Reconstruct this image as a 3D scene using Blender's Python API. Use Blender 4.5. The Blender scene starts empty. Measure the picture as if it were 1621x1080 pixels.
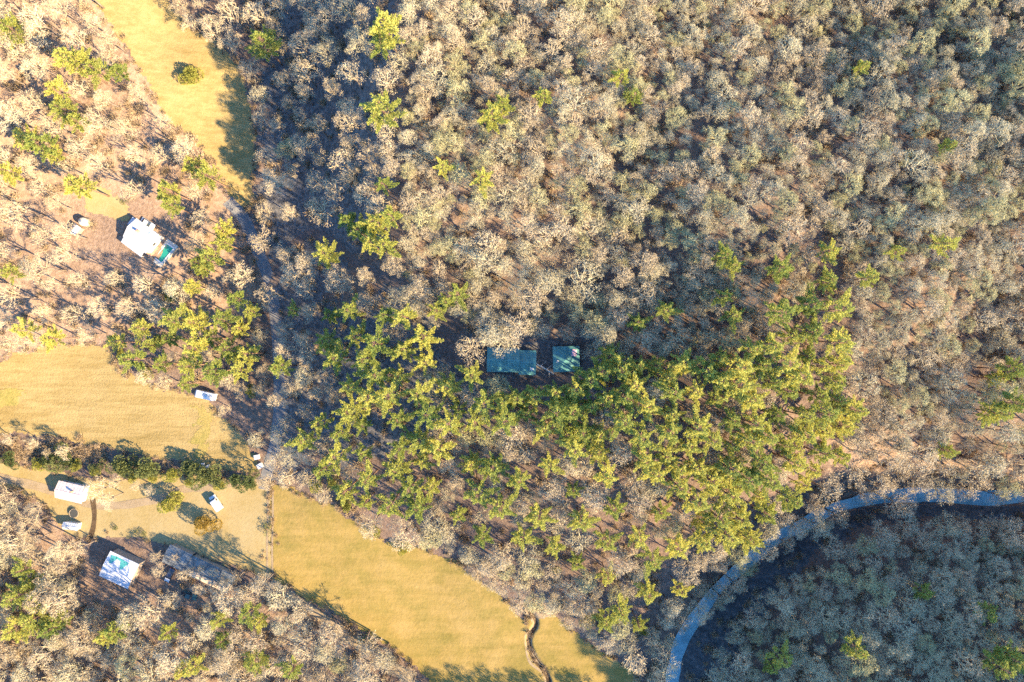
import bpy, math, random
import numpy as np
from mathutils import Vector, Matrix

# ------------------------------------------------------------------ camera, sky, sun, exposure
CAM_H = 216.0            # drone height above the valley floor (m)
GSD = 0.2                # metres per photo pixel on the valley floor
CX, CY = 810.5, 540.0
SUN_EL = math.radians(27.0)
SUN_DIR = Vector((0.86, -0.51, 0)).normalized()

scene = bpy.context.scene
cd = bpy.data.cameras.new("camera"); cam = bpy.data.objects.new("camera", cd)
scene.collection.objects.link(cam); scene.camera = cam
cam.location = (0, 0, CAM_H); cam.rotation_euler = (0, 0, 0)
cd.sensor_width = 36.0; cd.lens = 36.0 * CAM_H / (1621 * GSD)
cd.clip_start = 1.0; cd.clip_end = 8000.0

world = bpy.data.worlds.new("World"); scene.world = world; world.use_nodes = True
wn = world.node_tree
sky = wn.nodes.new("ShaderNodeTexSky"); sky.sky_type = 'NISHITA'; sky.sun_disc = False
sky.sun_elevation = SUN_EL; sky.sun_rotation = math.atan2(SUN_DIR.x, SUN_DIR.y)
sky.air_density = 1.5; sky.dust_density = 0.0; sky.ozone_density = 10.0
bg = wn.nodes["Background"]; wn.links.new(sky.outputs[0], bg.inputs[0]); bg.inputs[1].default_value = 0.14

sl = bpy.data.lights.new("sun", 'SUN'); sl.energy = 5.0; sl.angle = math.radians(0.6); sl.color = (1.0, 0.77, 0.46)
sun = bpy.data.objects.new("sun", sl); scene.collection.objects.link(sun)
to_sun = Vector((SUN_DIR.x * math.cos(SUN_EL), SUN_DIR.y * math.cos(SUN_EL), math.sin(SUN_EL)))
sun.rotation_euler = to_sun.to_track_quat('Z', 'Y').to_euler(); sun.location = to_sun * 300

scene.view_settings.view_transform = 'Standard'; scene.view_settings.look = 'None'
scene.view_settings.gamma = 1.0; scene.view_settings.exposure = 2.14
scene.render.engine = 'CYCLES'
cy = scene.cycles
cy.max_bounces = 5; cy.diffuse_bounces = 3; cy.glossy_bounces = 2; cy.transmission_bounces = 2
cy.transparent_max_bounces = 4; cy.use_adaptive_sampling = True; cy.adaptive_threshold = 0.02
cy.use_denoising = False
scene.render.filter_size = 1.9

# ------------------------------------------------------------------ helpers
rng = np.random.default_rng(7)
random.seed(7)
COL = scene.collection

def link(o, parent=None):
    COL.objects.link(o)
    if parent is not None: o.parent = parent
    return o

def empty(name, loc, rz=0.0):
    o = bpy.data.objects.new(name, None); o.empty_display_size = 0.5
    o.location = loc; o.rotation_euler = (0, 0, rz)
    return link(o)

def tag(o, label=None, cat=None, group=None, kind=None):
    if label: o["label"] = label
    if cat: o["category"] = cat
    if group: o["group"] = group
    if kind: o["kind"] = kind
    return o

class MB:
    """collects faces into one mesh"""
    def __init__(s): s.v = []; s.f = []
    def add(s, vs, fs):
        n = len(s.v); s.v.extend([tuple(p) for p in vs]); s.f.extend([tuple(i + n for i in f) for f in fs]); return s
    def box(s, x0, x1, y0, y1, z0, z1):
        return s.add([(x0,y0,z0),(x1,y0,z0),(x1,y1,z0),(x0,y1,z0),(x0,y0,z1),(x1,y0,z1),(x1,y1,z1),(x0,y1,z1)],
                     [(3,2,1,0),(4,5,6,7),(0,1,5,4),(1,2,6,5),(2,3,7,6),(3,0,4,7)])
    def prism(s, poly, z0, z1):
        n = len(poly)
        return s.add([(x,y,z0) for x,y in poly] + [(x,y,z1) for x,y in poly],
                     [tuple(range(n))[::-1], tuple(range(n, 2*n))] + [(i,(i+1)%n,n+(i+1)%n,n+i) for i in range(n)])
    def slab(s, quad, t):
        """thickened quad: quad = 4 points, thickness t downwards"""
        q = [Vector(p) for p in quad]; n = (q[1]-q[0]).cross(q[3]-q[0]).normalized()
        if n.z < 0: q = q[::-1]; n = -n
        b = [p - n*t for p in q]; k = len(q)
        return s.add(q + b, [tuple(range(k)), tuple(range(2*k-1, k-1, -1))] + [((i+1)%k, i, k+i, k+(i+1)%k) for i in range(k)])
    def tube(s, pts, rads, n=6, cap=True):
        pts = [Vector(p) for p in pts]; base = len(s.v)
        for i, p in enumerate(pts):
            d = (pts[min(i+1,len(pts)-1)] - pts[max(i-1,0)]).normalized()
            a = d.orthogonal().normalized(); b = d.cross(a)
            for k in range(n):
                t = 2*math.pi*k/n; s.v.append(tuple(p + (a*math.cos(t)+b*math.sin(t))*rads[i]))
        for i in range(len(pts)-1):
            for k in range(n):
                s.f.append((base+i*n+k, base+i*n+(k+1)%n, base+(i+1)*n+(k+1)%n, base+(i+1)*n+k))
        if cap:
            s.f.append(tuple(base+k for k in range(n))[::-1]); m = base+(len(pts)-1)*n
            s.f.append(tuple(m+k for k in range(n)))
        return s
    def cyl(s, c, r, h, n=16, axis='z'):
        d = {'x': Vector((1,0,0)), 'y': Vector((0,1,0)), 'z': Vector((0,0,1))}[axis]
        c = Vector(c); return s.tube([c, c + d*h], [r, r], n)
    def build(s, name, mat, parent=None, smooth=False, bevel=0.0):
        me = bpy.data.meshes.new(name); me.from_pydata(s.v, [], s.f); me.update()
        if mat: me.materials.append(mat)
        if smooth: me.polygons.foreach_set("use_smooth", [True]*len(me.polygons))
        o = bpy.data.objects.new(name, me); link(o, parent)
        if bevel:
            b = o.modifiers.new("bevel", 'BEVEL'); b.width = bevel; b.segments = 2; b.limit_method = 'ANGLE'
        return o

# ------------------------------------------------------------------ materials
def mat_base(name):
    m = bpy.data.materials.new(name); m.use_nodes = True
    nt = m.node_tree; return m, nt, nt.nodes["Principled BSDF"]

def simple(name, col, rough=0.7, metal=0.0, var=0.12, scale=3.0, bump=0.0, spec=0.3):
    m, nt, p = mat_base(name); N = nt.nodes; L = nt.links
    tc = N.new("ShaderNodeTexCoord"); no = N.new("ShaderNodeTexNoise"); no.inputs["Scale"].default_value = scale
    no.inputs["Detail"].default_value = 5.0
    L.new(tc.outputs["Object"], no.inputs["Vector"])
    mr = N.new("ShaderNodeMapRange"); mr.inputs[1].default_value = 0.3; mr.inputs[2].default_value = 0.7
    mr.inputs[3].default_value = 1-var; mr.inputs[4].default_value = 1+var
    L.new(no.outputs[0], mr.inputs[0])
    mx = N.new("ShaderNodeVectorMath"); mx.operation = 'SCALE'; mx.inputs[0].default_value = col
    L.new(mr.outputs[0], mx.inputs["Scale"]); L.new(mx.outputs[0], p.inputs["Base Color"])
    p.inputs["Roughness"].default_value = rough; p.inputs["Metallic"].default_value = metal
    p.inputs["Specular IOR Level"].default_value = spec
    if bump:
        b = N.new("ShaderNodeBump"); b.inputs["Strength"].default_value = bump; L.new(no.outputs[0], b.inputs["Height"]); L.new(b.outputs[0], p.inputs["Normal"])
    return m

def ramp_node(nt, stops):
    r = nt.nodes.new("ShaderNodeValToRGB"); e = r.color_ramp.elements
    while len(e) < len(stops): e.new(0.5)
    for el, (pos, c) in zip(e, stops): el.position = pos; el.color = (*c, 1)
    return r

def ground_mat(name, layers, bump=0.5, bump_scale=1.2):
    """layers: list of (noise scale 1/m, stretch xyz, rot z, ramp stops, mix factor)"""
    m, nt, p = mat_base(name); N = nt.nodes; L = nt.links
    geo = N.new("ShaderNodeNewGeometry"); cur = None
    for sc, st, rot, stops, fac in layers:
        mp = N.new("ShaderNodeMapping"); mp.inputs["Scale"].default_value = st; mp.inputs["Rotation"].default_value = (0,0,rot)
        L.new(geo.outputs["Position"], mp.inputs[0])
        no = N.new("ShaderNodeTexNoise"); no.inputs["Scale"].default_value = sc; no.inputs["Detail"].default_value = 6; no.inputs["Roughness"].default_value = 0.62
        L.new(mp.outputs[0], no.inputs["Vector"])
        r = ramp_node(nt, stops); L.new(no.outputs[0], r.inputs[0])
        if cur is None: cur = r.outputs[0]
        else:
            mx = N.new("ShaderNodeMix"); mx.data_type = 'RGBA'; mx.inputs[0].default_value = fac
            L.new(cur, mx.inputs[6]); L.new(r.outputs[0], mx.inputs[7]); cur = mx.outputs[2]
    L.new(cur, p.inputs["Base Color"])
    p.inputs["Roughness"].default_value = 0.95; p.inputs["Specular IOR Level"].default_value = 0.1
    nb = N.new("ShaderNodeTexNoise"); nb.inputs["Scale"].default_value = bump_scale; nb.inputs["Detail"].default_value = 8; nb.inputs["Roughness"].default_value = 0.7
    L.new(geo.outputs["Position"], nb.inputs["Vector"])
    b = N.new("ShaderNodeBump"); b.inputs["Strength"].default_value = bump; b.inputs["Distance"].default_value = 0.5
    L.new(nb.outputs[0], b.inputs["Height"]); L.new(b.outputs[0], p.inputs["Normal"])
    return m

def foliage_mat(name, c0, c1, transl=0.3, rnd=0.25, zone=0.02):
    m, nt, p = mat_base(name); N = nt.nodes; L = nt.links
    oi = N.new("ShaderNodeObjectInfo"); geo = N.new("ShaderNodeNewGeometry")
    no = N.new("ShaderNodeTexNoise"); no.inputs["Scale"].default_value = zone; no.inputs["Detail"].default_value = 3; L.new(geo.outputs["Position"], no.inputs["Vector"])
    no2 = N.new("ShaderNodeTexNoise"); no2.inputs["Scale"].default_value = 1.1; L.new(geo.outputs["Position"], no2.inputs["Vector"])
    a = N.new("ShaderNodeMath"); a.operation = 'ADD'; L.new(no.outputs[0], a.inputs[0]); L.new(no2.outputs[0], a.inputs[1])
    b = N.new("ShaderNodeMath"); b.operation = 'ADD'; L.new(a.outputs[0], b.inputs[0]); L.new(oi.outputs["Random"], b.inputs[1])
    mr = N.new("ShaderNodeMapRange"); mr.inputs[1].default_value = 0.8; mr.inputs[2].default_value = 2.2; L.new(b.outputs[0], mr.inputs[0])
    r = ramp_node(nt, [(0, c0), (1, c1)]); L.new(mr.outputs[0], r.inputs[0])
    L.new(r.outputs[0], p.inputs["Base Color"]); p.inputs["Roughness"].default_value = 0.7; p.inputs["Specular IOR Level"].default_value = 0.15
    if transl > 0:
        t = N.new("ShaderNodeBsdfTranslucent"); L.new(r.outputs[0], t.inputs[0])
        mx = N.new("ShaderNodeMixShader"); mx.inputs[0].default_value = transl
        L.new(p.outputs[0], mx.inputs[1]); L.new(t.outputs[0], mx.inputs[2])
        L.new(mx.outputs[0], nt.nodes["Material Output"].inputs["Surface"])
    return m

M = {}
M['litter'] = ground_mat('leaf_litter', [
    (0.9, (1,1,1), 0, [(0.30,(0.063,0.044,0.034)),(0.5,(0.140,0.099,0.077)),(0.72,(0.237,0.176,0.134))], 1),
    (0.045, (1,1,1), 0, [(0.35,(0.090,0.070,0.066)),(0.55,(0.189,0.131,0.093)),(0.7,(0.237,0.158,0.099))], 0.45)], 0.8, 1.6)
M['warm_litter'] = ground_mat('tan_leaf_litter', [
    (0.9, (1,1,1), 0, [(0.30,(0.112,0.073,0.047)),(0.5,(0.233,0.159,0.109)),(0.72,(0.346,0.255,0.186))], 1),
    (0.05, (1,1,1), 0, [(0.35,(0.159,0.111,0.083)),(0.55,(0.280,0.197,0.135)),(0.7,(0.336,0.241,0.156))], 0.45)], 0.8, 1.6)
M['shade_litter'] = ground_mat('shade_tinted_litter', [  # litter greyed so that its colour carries the shade
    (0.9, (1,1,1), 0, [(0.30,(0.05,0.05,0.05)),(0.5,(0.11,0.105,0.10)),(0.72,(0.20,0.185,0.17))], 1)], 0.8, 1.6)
M['shade_bank'] = ground_mat('shade_darkened_bank', [  # bank soil painted dark blue-grey to stand for the shade there
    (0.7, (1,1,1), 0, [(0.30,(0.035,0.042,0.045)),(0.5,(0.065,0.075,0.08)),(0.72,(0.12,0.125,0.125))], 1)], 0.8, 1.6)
M['meadow'] = ground_mat('dry_meadow_grass', [
    (0.05, (1,1,1), 0.3, [(0.3,(0.170,0.134,0.037)),(0.48,(0.250,0.173,0.053)),(0.66,(0.310,0.216,0.081))], 1),
    (0.8, (1,1,1), 0, [(0.35,(0.080,0.067,0.017)),(0.48,(0.220,0.158,0.047)),(0.75,(0.330,0.230,0.085))], 0.42),
    (0.16, (1,1,1), 0, [(0.38,(0.130,0.120,0.025)),(0.54,(0.250,0.178,0.055)),(0.7,(0.320,0.226,0.093))], 0.45),
    (0.45, (0.07,1,1), 0.6, [(0.38,(0.160,0.125,0.032)),(0.6,(0.290,0.202,0.068))], 0.28)], 0.4, 1.0)
M['hay'] = ground_mat('pale_hay_meadow', [
    (0.06, (1,1,1), 0.3, [(0.3,(0.190,0.135,0.045)),(0.5,(0.271,0.197,0.082)),(0.7,(0.307,0.231,0.109))], 1),
    (0.9, (1,1,1), 0, [(0.32,(0.139,0.096,0.034)),(0.5,(0.263,0.193,0.078)),(0.75,(0.315,0.240,0.112))], 0.4),
    (0.25, (1,1,1), 0, [(0.36,(0.183,0.131,0.045)),(0.55,(0.277,0.204,0.086))], 0.3),
    (0.7, (0.08,1,1), 0.22, [(0.38,(0.153,0.112,0.037)),(0.6,(0.307,0.228,0.101))], 0.4)], 0.6, 1.8)
M['yard'] = ground_mat('bare_yard_soil', [
    (0.08, (1,1,1), 0, [(0.3,(0.235,0.172,0.065)),(0.5,(0.280,0.213,0.103)),(0.7,(0.311,0.248,0.133))], 1),
    (0.9, (1,1,1), 0, [(0.3,(0.191,0.146,0.051)),(0.6,(0.280,0.217,0.103))], 0.35)], 0.3, 2.0)
M['green_grass'] = ground_mat('greener_grass', [
    (0.9, (1,1,1), 0, [(0.3,(0.13,0.12,0.03)),(0.5,(0.22,0.18,0.05)),(0.7,(0.29,0.225,0.075))], 1),
    (0.2, (1,1,1), 0, [(0.35,(0.17,0.16,0.04)),(0.6,(0.30,0.22,0.08))], 0.5)], 0.6, 1.8)
M['asphalt'] = ground_mat('worn_asphalt', [
    (0.5, (1,1,1), 0, [(0.3,(0.105,0.105,0.111)),(0.7,(0.168,0.166,0.162))], 1)], 0.1, 4)
M['gravel'] = ground_mat('gravel_track', [
    (0.7, (1,1,1), 0, [(0.3,(0.080,0.063,0.052)),(0.6,(0.134,0.105,0.092))], 1)], 0.4, 4)
M['dirt'] = ground_mat('tan_dirt_track', [
    (0.5, (1,1,1), 0, [(0.3,(0.204,0.153,0.090)),(0.6,(0.261,0.201,0.128))], 1)], 0.4, 3)
M['ditch'] = ground_mat('wet_earth', [
    (0.8, (1,1,1), 0, [(0.3,(0.05,0.035,0.02)),(0.7,(0.12,0.08,0.045))], 1)], 0.5, 3)
m, nt, p = mat_base('stream_water'); p.inputs["Base Color"].default_value = (0.10,0.24,0.27,1); p.inputs["Roughness"].default_value = 0.12
nb = nt.nodes.new("ShaderNodeTexNoise"); nb.inputs["Scale"].default_value = 1.4; geo = nt.nodes.new("ShaderNodeNewGeometry")
nt.links.new(geo.outputs["Position"], nb.inputs["Vector"]); b = nt.nodes.new("ShaderNodeBump"); b.inputs["Strength"].default_value = 0.25
nt.links.new(nb.outputs[0], b.inputs["Height"]); nt.links.new(b.outputs[0], p.inputs["Normal"])
wr = ramp_node(nt, [(0.35,(0.07,0.19,0.22)),(0.7,(0.16,0.31,0.33))]); nw = nt.nodes.new("ShaderNodeTexNoise"); nw.inputs["Scale"].default_value = 0.35
nt.links.new(geo.outputs["Position"], nw.inputs["Vector"]); nt.links.new(nw.outputs[0], wr.inputs[0]); nt.links.new(wr.outputs[0], p.inputs["Base Color"])
M['water'] = m
m, nt, p = mat_base('pool_water'); p.inputs["Base Color"].default_value = (0.02,0.20,0.15,1); p.inputs["Roughness"].default_value = 0.06; M['pool'] = m

M['bark'] = simple('grey_brown_bark', (0.20,0.155,0.12), 0.95, var=0.3, scale=2)
M['pine_bark'] = simple('red_brown_pine_bark', (0.20,0.12,0.08), 0.95, var=0.3, scale=2)
M['twig_tan'] = foliage_mat('pinkish_tan_twigs', (0.38,0.30,0.185), (0.53,0.44,0.285), 0.0)
M['twig_grey'] = foliage_mat('grey_beige_twigs', (0.36,0.315,0.19), (0.52,0.455,0.295), 0.0)
M['twig_olive'] = foliage_mat('olive_beige_twigs', (0.34,0.31,0.15), (0.47,0.43,0.23), 0.0)
M['twig_white'] = simple('bleached_wood', (0.62,0.56,0.48), 0.9, var=0.1)
M['needle'] = foliage_mat('yellow_green_needles', (0.19,0.245,0.055), (0.56,0.51,0.11), 0.3)
M['leaf'] = foliage_mat('olive_evergreen_leaves', (0.22,0.23,0.045), (0.38,0.34,0.075), 0.25)
M['leaf_dark'] = foliage_mat('dark_cedar_leaves', (0.07,0.10,0.035), (0.17,0.18,0.06), 0.2)
M['leaf_gold'] = foliage_mat('golden_brown_leaves', (0.24,0.16,0.03), (0.36,0.25,0.06), 0.3)
M['brush'] = foliage_mat('dry_brush', (0.24,0.17,0.10), (0.45,0.34,0.21), 0.0)

M['white_metal'] = simple('white_roof_metal', (0.40,0.42,0.45), 0.55, var=0.12, scale=0.6)
M['white_paint'] = simple('white_paint', (0.50,0.50,0.49), 0.55, var=0.08)
M['cream'] = simple('cream_paint', (0.46,0.42,0.33), 0.6, var=0.06)
M['pink_roof'] = simple('pale_pinkish_roof', (0.48,0.41,0.38), 0.6, var=0.15, scale=1.0)
M['teal_metal'] = simple('blue_green_roof_metal', (0.085,0.225,0.215), 0.4, var=0.22, scale=0.5)
M['teal_dark'] = simple('dark_teal_paint', (0.06,0.27,0.25), 0.5, var=0.1)
M['grey_roof'] = simple('weathered_grey_tin', (0.13,0.14,0.14), 0.8, var=0.4, scale=0.7)
M['tan_board'] = simple('tan_door_sunlit_slope', (0.55,0.42,0.28), 0.8, var=0.2, scale=1.5)  # colour of the shed door, and of sunlight painted on its roof
M['wood'] = simple('weathered_wood', (0.30,0.24,0.18), 0.85, var=0.2, scale=2)
M['siding'] = simple('beige_siding', (0.55,0.50,0.42), 0.7, var=0.06)
M['blue_siding'] = simple('slate_siding', (0.22,0.25,0.27), 0.7, var=0.08)
M['brick'] = simple('terracotta_paving', (0.45,0.26,0.16), 0.85, var=0.15, scale=3)
M['concrete'] = simple('pale_concrete', (0.36,0.34,0.29), 0.85, var=0.08, scale=2)
M['glass'] = simple('dark_window_glass', (0.03,0.04,0.05), 0.08, var=0.02, spec=0.6)
M['skylight'] = simple('pale_blue_skylight', (0.42,0.55,0.75), 0.15, var=0.02, spec=0.5)
M['rubber'] = simple('black_rubber', (0.02,0.02,0.022), 0.8, var=0.1)
M['steel'] = simple('grey_steel', (0.45,0.45,0.45), 0.35, 0.8, var=0.05)
M['navy_paint'] = simple('dark_navy_car_paint', (0.03,0.04,0.07), 0.25, var=0.05, spec=0.6)
M['teal_paint'] = simple('dark_green_car_paint', (0.02,0.07,0.07), 0.25, var=0.05, spec=0.6)
M['silver_paint'] = simple('silver_car_paint', (0.60,0.62,0.62), 0.3, 0.3, var=0.04, spec=0.6)
M['lamp_lens'] = simple('clear_lamp_lens', (0.7,0.7,0.68), 0.15, var=0.02, spec=0.6)
M['red_lens'] = simple('red_lamp_lens', (0.40,0.02,0.02), 0.2, var=0.02, spec=0.6)
M['mat_black'] = simple('black_mesh_mat', (0.05,0.05,0.045), 0.8, var=0.1)
M['pink_sunlight'] = simple('pink_sunlit_patch', (0.70,0.42,0.48), 0.8, var=0.15)  # pink of the sunlight painted on the garage roof

# ------------------------------------------------------------------ terrain
def unproject(u, v, z):
    k = GSD * (CAM_H - z) / CAM_H
    return (u - CX) * k, (CY - v) * k
def project(x, y, z):
    k = GSD * (CAM_H - z) / CAM_H
    return CX + x / k, CY - y / k

CTRL = [  # photo pixel, height of the bare ground (m)
 # road valley
 (430,-20,8),(445,100,6),(450,170,5),(430,260,2.5),(395,340,1),(425,440,0),(440,520,0),(442,620,0),(432,710,0),(470,640,1.5),
 # shaded bank east of the road, and its crest
 (530,0,17),(540,150,14),(520,280,9.5),(530,380,6.5),(635,0,35),(635,150,33),(635,290,29),(630,400,20),(560,470,8),(500,560,3),(560,600,7),(650,520,13),(650,620,13),(580,690,7),
 # hollow with the blue-green roofs
 (710,520,13),(760,560,13.5),(810,572,14),(900,570,14),(830,612,14),(950,560,16),(930,640,18.5),(1010,610,22),(1050,560,22),(860,660,17),(780,660,14),
 # pine ridge
 (1000,720,19),(1150,680,23),(1260,640,23),(1340,640,20),(1340,720,13),(1200,780,13),(1100,780,14),(980,820,13),(860,800,11),(760,760,9),(680,720,9),(600,770,5),
 # stream
 (1640,790,1.5),(1500,785,0.8),(1400,780,0),(1320,800,-0.4),(1225,850,-1),(1135,925,-1.6),(1085,1000,-2),(1066,1075,-2.5),(1060,1200,-3),
 (1180,830,7),(1080,900,6.5),(1000,960,4),(1020,1040,-0.5),(960,1040,-1.2),(1290,780,5),(1430,745,6),(1580,745,7),
 # field and farm
 (430,780,0),(430,860,0),(520,860,-0.2),(600,930,-1),(800,1030,-2),(700,890,0.2),(700,1080,-2),(620,830,1.5),(740,860,3),(830,920,2.5),(900,960,1),(860,1040,-1.8),(500,1000,-0.2),(520,780,2),
 (200,980,3),(320,1060,4.5),(50,1000,8),(500,1070,0.5),(100,900,4.5),(0,880,8),(100,800,2.6),(250,830,1.2),(350,830,0.5),(185,903,3),(0,745,4.2),(300,930,2),
 (0,640,5.5),(150,640,3.4),(300,660,1.6),(390,715,0.5),(330,620,2),
 # sunny hillside west of the road
 (0,500,11),(120,560,5.5),(200,480,7.5),(330,480,3.5),(0,300,19),(120,350,12.5),(215,378,10),(262,402,8.6),(320,330,5.5),(0,120,28),(110,50,25),(120,200,19),(230,60,16),(300,120,12),(330,220,8),(380,270,4),(380,30,10),(380,140,7),(0,0,33),(0,-150,38),(220,-150,22),(-200,300,34),(-200,0,48),(-200,640,10),(-200,900,18),(0,1200,14),
 # big wooded hill
 (760,60,36),(760,200,33),(740,330,26),(740,430,18),(830,440,20),(860,330,25),(930,260,30),(960,360,25),(940,470,19),(1060,400,30),(1100,300,36),(1150,500,27),(1000,120,38),(900,0,38),(1080,200,38),(1200,60,40),(1250,220,40),(1250,380,36),(1240,470,31),(1380,60,40),(1420,200,43),(1500,330,43),(1560,180,46),(1560,20,44),(1380,420,37),(1480,470,34),(1600,420,38),(1420,540,27),(1520,560,23),(1600,560,25),(1440,640,20),(1550,650,21),(1600,690,15),(1480,700,13),
 (1000,-150,40),(1400,-150,44),(1800,-100,48),(1850,300,52),(1850,560,32),(1850,760,6),(700,-150,34),(500,-150,14),
 # shaded slope beyond the stream
 (1180,980,5),(1150,1060,4),(1250,900,5.5),(1340,850,5.5),(1480,840,7),(1620,850,9),(1290,980,13.5),(1250,1070,15),(1400,930,15.5),(1380,1040,22),(1500,920,19),(1500,1030,26),(1610,940,23),(1620,1060,33),(1450,1150,32),(1250,1200,23),(1700,1200,42),(1850,950,32),(1850,1200,48),(1500,1350,44),(1150,1250,8),(1000,1200,-1.5),(800,1200,-1),(500,1200,3),
]
ck = np.array(CTRL, float)
cxw, cyw = unproject(ck[:,0], ck[:,1], ck[:,2])
def _U(r2): return np.where(r2 > 1e-9, 0.5 * r2 * np.log(np.maximum(r2, 1e-9)), 0.0)
SC = 100.0
_px, _py = cxw/SC, cyw/SC
_n = len(_px)
_K = _U((_px[:,None]-_px[None])**2 + (_py[:,None]-_py[None])**2) + np.eye(_n)*4e-4
_P = np.stack([np.ones(_n), _px, _py], 1)
_A = np.zeros((_n+3, _n+3)); _A[:_n,:_n] = _K; _A[:_n,_n:] = _P; _A[_n:,:_n] = _P.T
_w = np.linalg.solve(_A, np.concatenate([ck[:,2], np.zeros(3)]))

def spline(pts, step=8.0):
    p = np.array(pts, float); out = []
    q = np.vstack([2*p[0]-p[1], p, 2*p[-1]-p[-2]])
    for i in range(1, len(q)-2):
        n = max(2, int(np.hypot(*(q[i+1]-q[i]))/step))
        for t in np.linspace(0, 1, n, endpoint=False):
            out.append(0.5*((2*q[i]) + (-q[i-1]+q[i+1])*t + (2*q[i-1]-5*q[i]+4*q[i+1]-q[i+2])*t*t + (-q[i-1]+3*q[i]-3*q[i+1]+q[i+2])*t**3))
    out.append(p[-1]); return np.array(out)

def seg_dist(x, y, poly):
    x = np.asarray(x, float); y = np.asarray(y, float); d = np.full(x.shape, 1e9)
    for (ax, ay), (bx, by) in zip(poly[:-1], poly[1:]):
        dx, dy = bx-ax, by-ay; l2 = dx*dx+dy*dy+1e-12
        t = np.clip(((x-ax)*dx+(y-ay)*dy)/l2, 0, 1)
        d = np.minimum(d, (x-ax-t*dx)**2+(y-ay-t*dy)**2)
    return np.sqrt(d)

def noise2(x, y, s, seed=0):
    r = np.random.default_rng(seed); o = 0
    for k in range(6):
        a = r.uniform(0, 2*math.pi); f = s*r.uniform(0.6, 1.7); ph = r.uniform(0, 6.28)
        o = o + np.sin((x*math.cos(a)+y*math.sin(a))*f + ph)
    return o/6*1.6

def z_raw(x, y):
    x = np.clip(np.asarray(x, float), -215, 215); y = np.clip(np.asarray(y, float), -150, 150)
    X = x.ravel()/SC; Y = y.ravel()/SC; o = np.empty_like(X)
    for i in range(0, len(X), 20000):
        a, b = X[i:i+20000], Y[i:i+20000]
        o[i:i+20000] = _U((a[:,None]-_px)**2+(b[:,None]-_py)**2) @ _w[:_n] + _w[_n] + _w[_n+1]*a + _w[_n+2]*b
    z = o.reshape(x.shape)
    hill = np.clip((z-5)/8, 0, 1); big = np.clip((z-18)/10, 0, 1)
    return z + hill*(0.9*noise2(x, y, 0.11, 1) + 0.5*noise2(x, y, 0.27, 2)) + 2.2*big*noise2(x, y, 0.085, 9) + 0.05*noise2(x, y, 0.5, 3)

STREAM_PX = [(1700,782),(1621,787),(1540,788),(1470,783),(1400,786),(1345,797),(1290,822),(1225,860),(1165,905),(1115,960),(1080,1010),(1066,1060),(1064,1110),(1060,1200)]
DITCH_PX = [(834,962),(846,978),(848,990),(838,1006),(838,1022),(846,1042),(862,1062),(870,1082),(876,1120)]
def px_to_xy0(pts, zf=z_raw):
    p = np.array(pts, float); z = np.zeros(len(p))
    for _ in range(25):
        x, y = unproject(p[:,0], p[:,1], z); z = 0.5*z + 0.5*zf(x, y)
    x, y = unproject(p[:,0], p[:,1], z); return np.stack([x, y], 1)
STREAM = px_to_xy0(spline(STREAM_PX, 14)); DITCH = px_to_xy0(spline(DITCH_PX, 6))

def Z(x, y):
    x = np.asarray(x, float); y = np.asarray(y, float); z = z_raw(x, y)
    ds = seg_dist(x, y, STREAM); t = np.clip(1-(ds-2.2)/3.0, 0, 1); z = z - 1.3*t*t*(3-2*t)
    dd = seg_dist(x, y, DITCH); t = np.clip(1-(dd-0.2)/0.9, 0, 1); z = z - 0.9*t
    return z
_Z_full = Z
_LS = 0.5; _lx = np.arange(-216, 216.01, _LS); _ly = np.arange(-151, 151.01, _LS)
_LG = _Z_full(*np.meshgrid(_lx, _ly)); _LN = len(_lx); _LM = len(_ly)
def Z(x, y):
    """bilinear look-up of the terrain on a half-metre grid"""
    x = np.asarray(x, float); y = np.asarray(y, float)
    fx = np.clip((x+216)/_LS, 0, _LN-1.001); fy = np.clip((y+151)/_LS, 0, _LM-1.001)
    i = fx.astype(int); j = fy.astype(int); a = fx-i; b = fy-j
    return (_LG[j,i]*(1-a)+_LG[j,i+1]*a)*(1-b)+(_LG[j+1,i]*(1-a)+_LG[j+1,i+1]*a)*b
def z1(x, y): return float(Z(np.array([x]), np.array([y]))[0])

def G(u, v, dz=0.0):
    """world point on the ground such that a point dz above it appears at photo pixel (u, v)"""
    p = np.atleast_1d(np.asarray(u, float)), np.atleast_1d(np.asarray(v, float)); z = np.zeros_like(p[0])
    for _ in range(22):
        x, y = unproject(p[0], p[1], z + dz); z = 0.5*z + 0.5*Z(x, y)
    x, y = unproject(p[0], p[1], z + dz); return x, y, Z(x, y)
_LGL = _LG.tolist()
def zs(x, y):
    fx = min(max((x+216)/_LS, 0.0), _LN-1.001); fy = min(max((y+151)/_LS, 0.0), _LM-1.001)
    i = int(fx); j = int(fy); a = fx-i; b = fy-j; r0 = _LGL[j]; r1 = _LGL[j+1]
    return (r0[i]*(1-a)+r0[i+1]*a)*(1-b)+(r1[i]*(1-a)+r1[i+1]*a)*b
def G1(u, v, dz=0.0):
    z = 0.0
    for _ in range(18):
        x, y = unproject(u, v, z+dz); z = 0.5*z+0.5*zs(x, y)
    x, y = unproject(u, v, z+dz); return x, y, zs(x, y)
def polyw(pts):
    p = np.array(pts, float); x, y, _ = G(p[:,0], p[:,1]); return np.stack([x, y], 1)
def inside(x, y, poly):
    x = np.asarray(x, float); y = np.asarray(y, float); r = np.zeros(x.shape, bool); n = len(poly); j = n-1
    for i in range(n):
        xi, yi = poly[i]; xj, yj = poly[j]
        if yi != yj: r ^= ((yi > y) != (yj > y)) & (x < (xj-xi)*(y-yi)/(yj-yi)+xi)
        j = i
    return r

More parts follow.
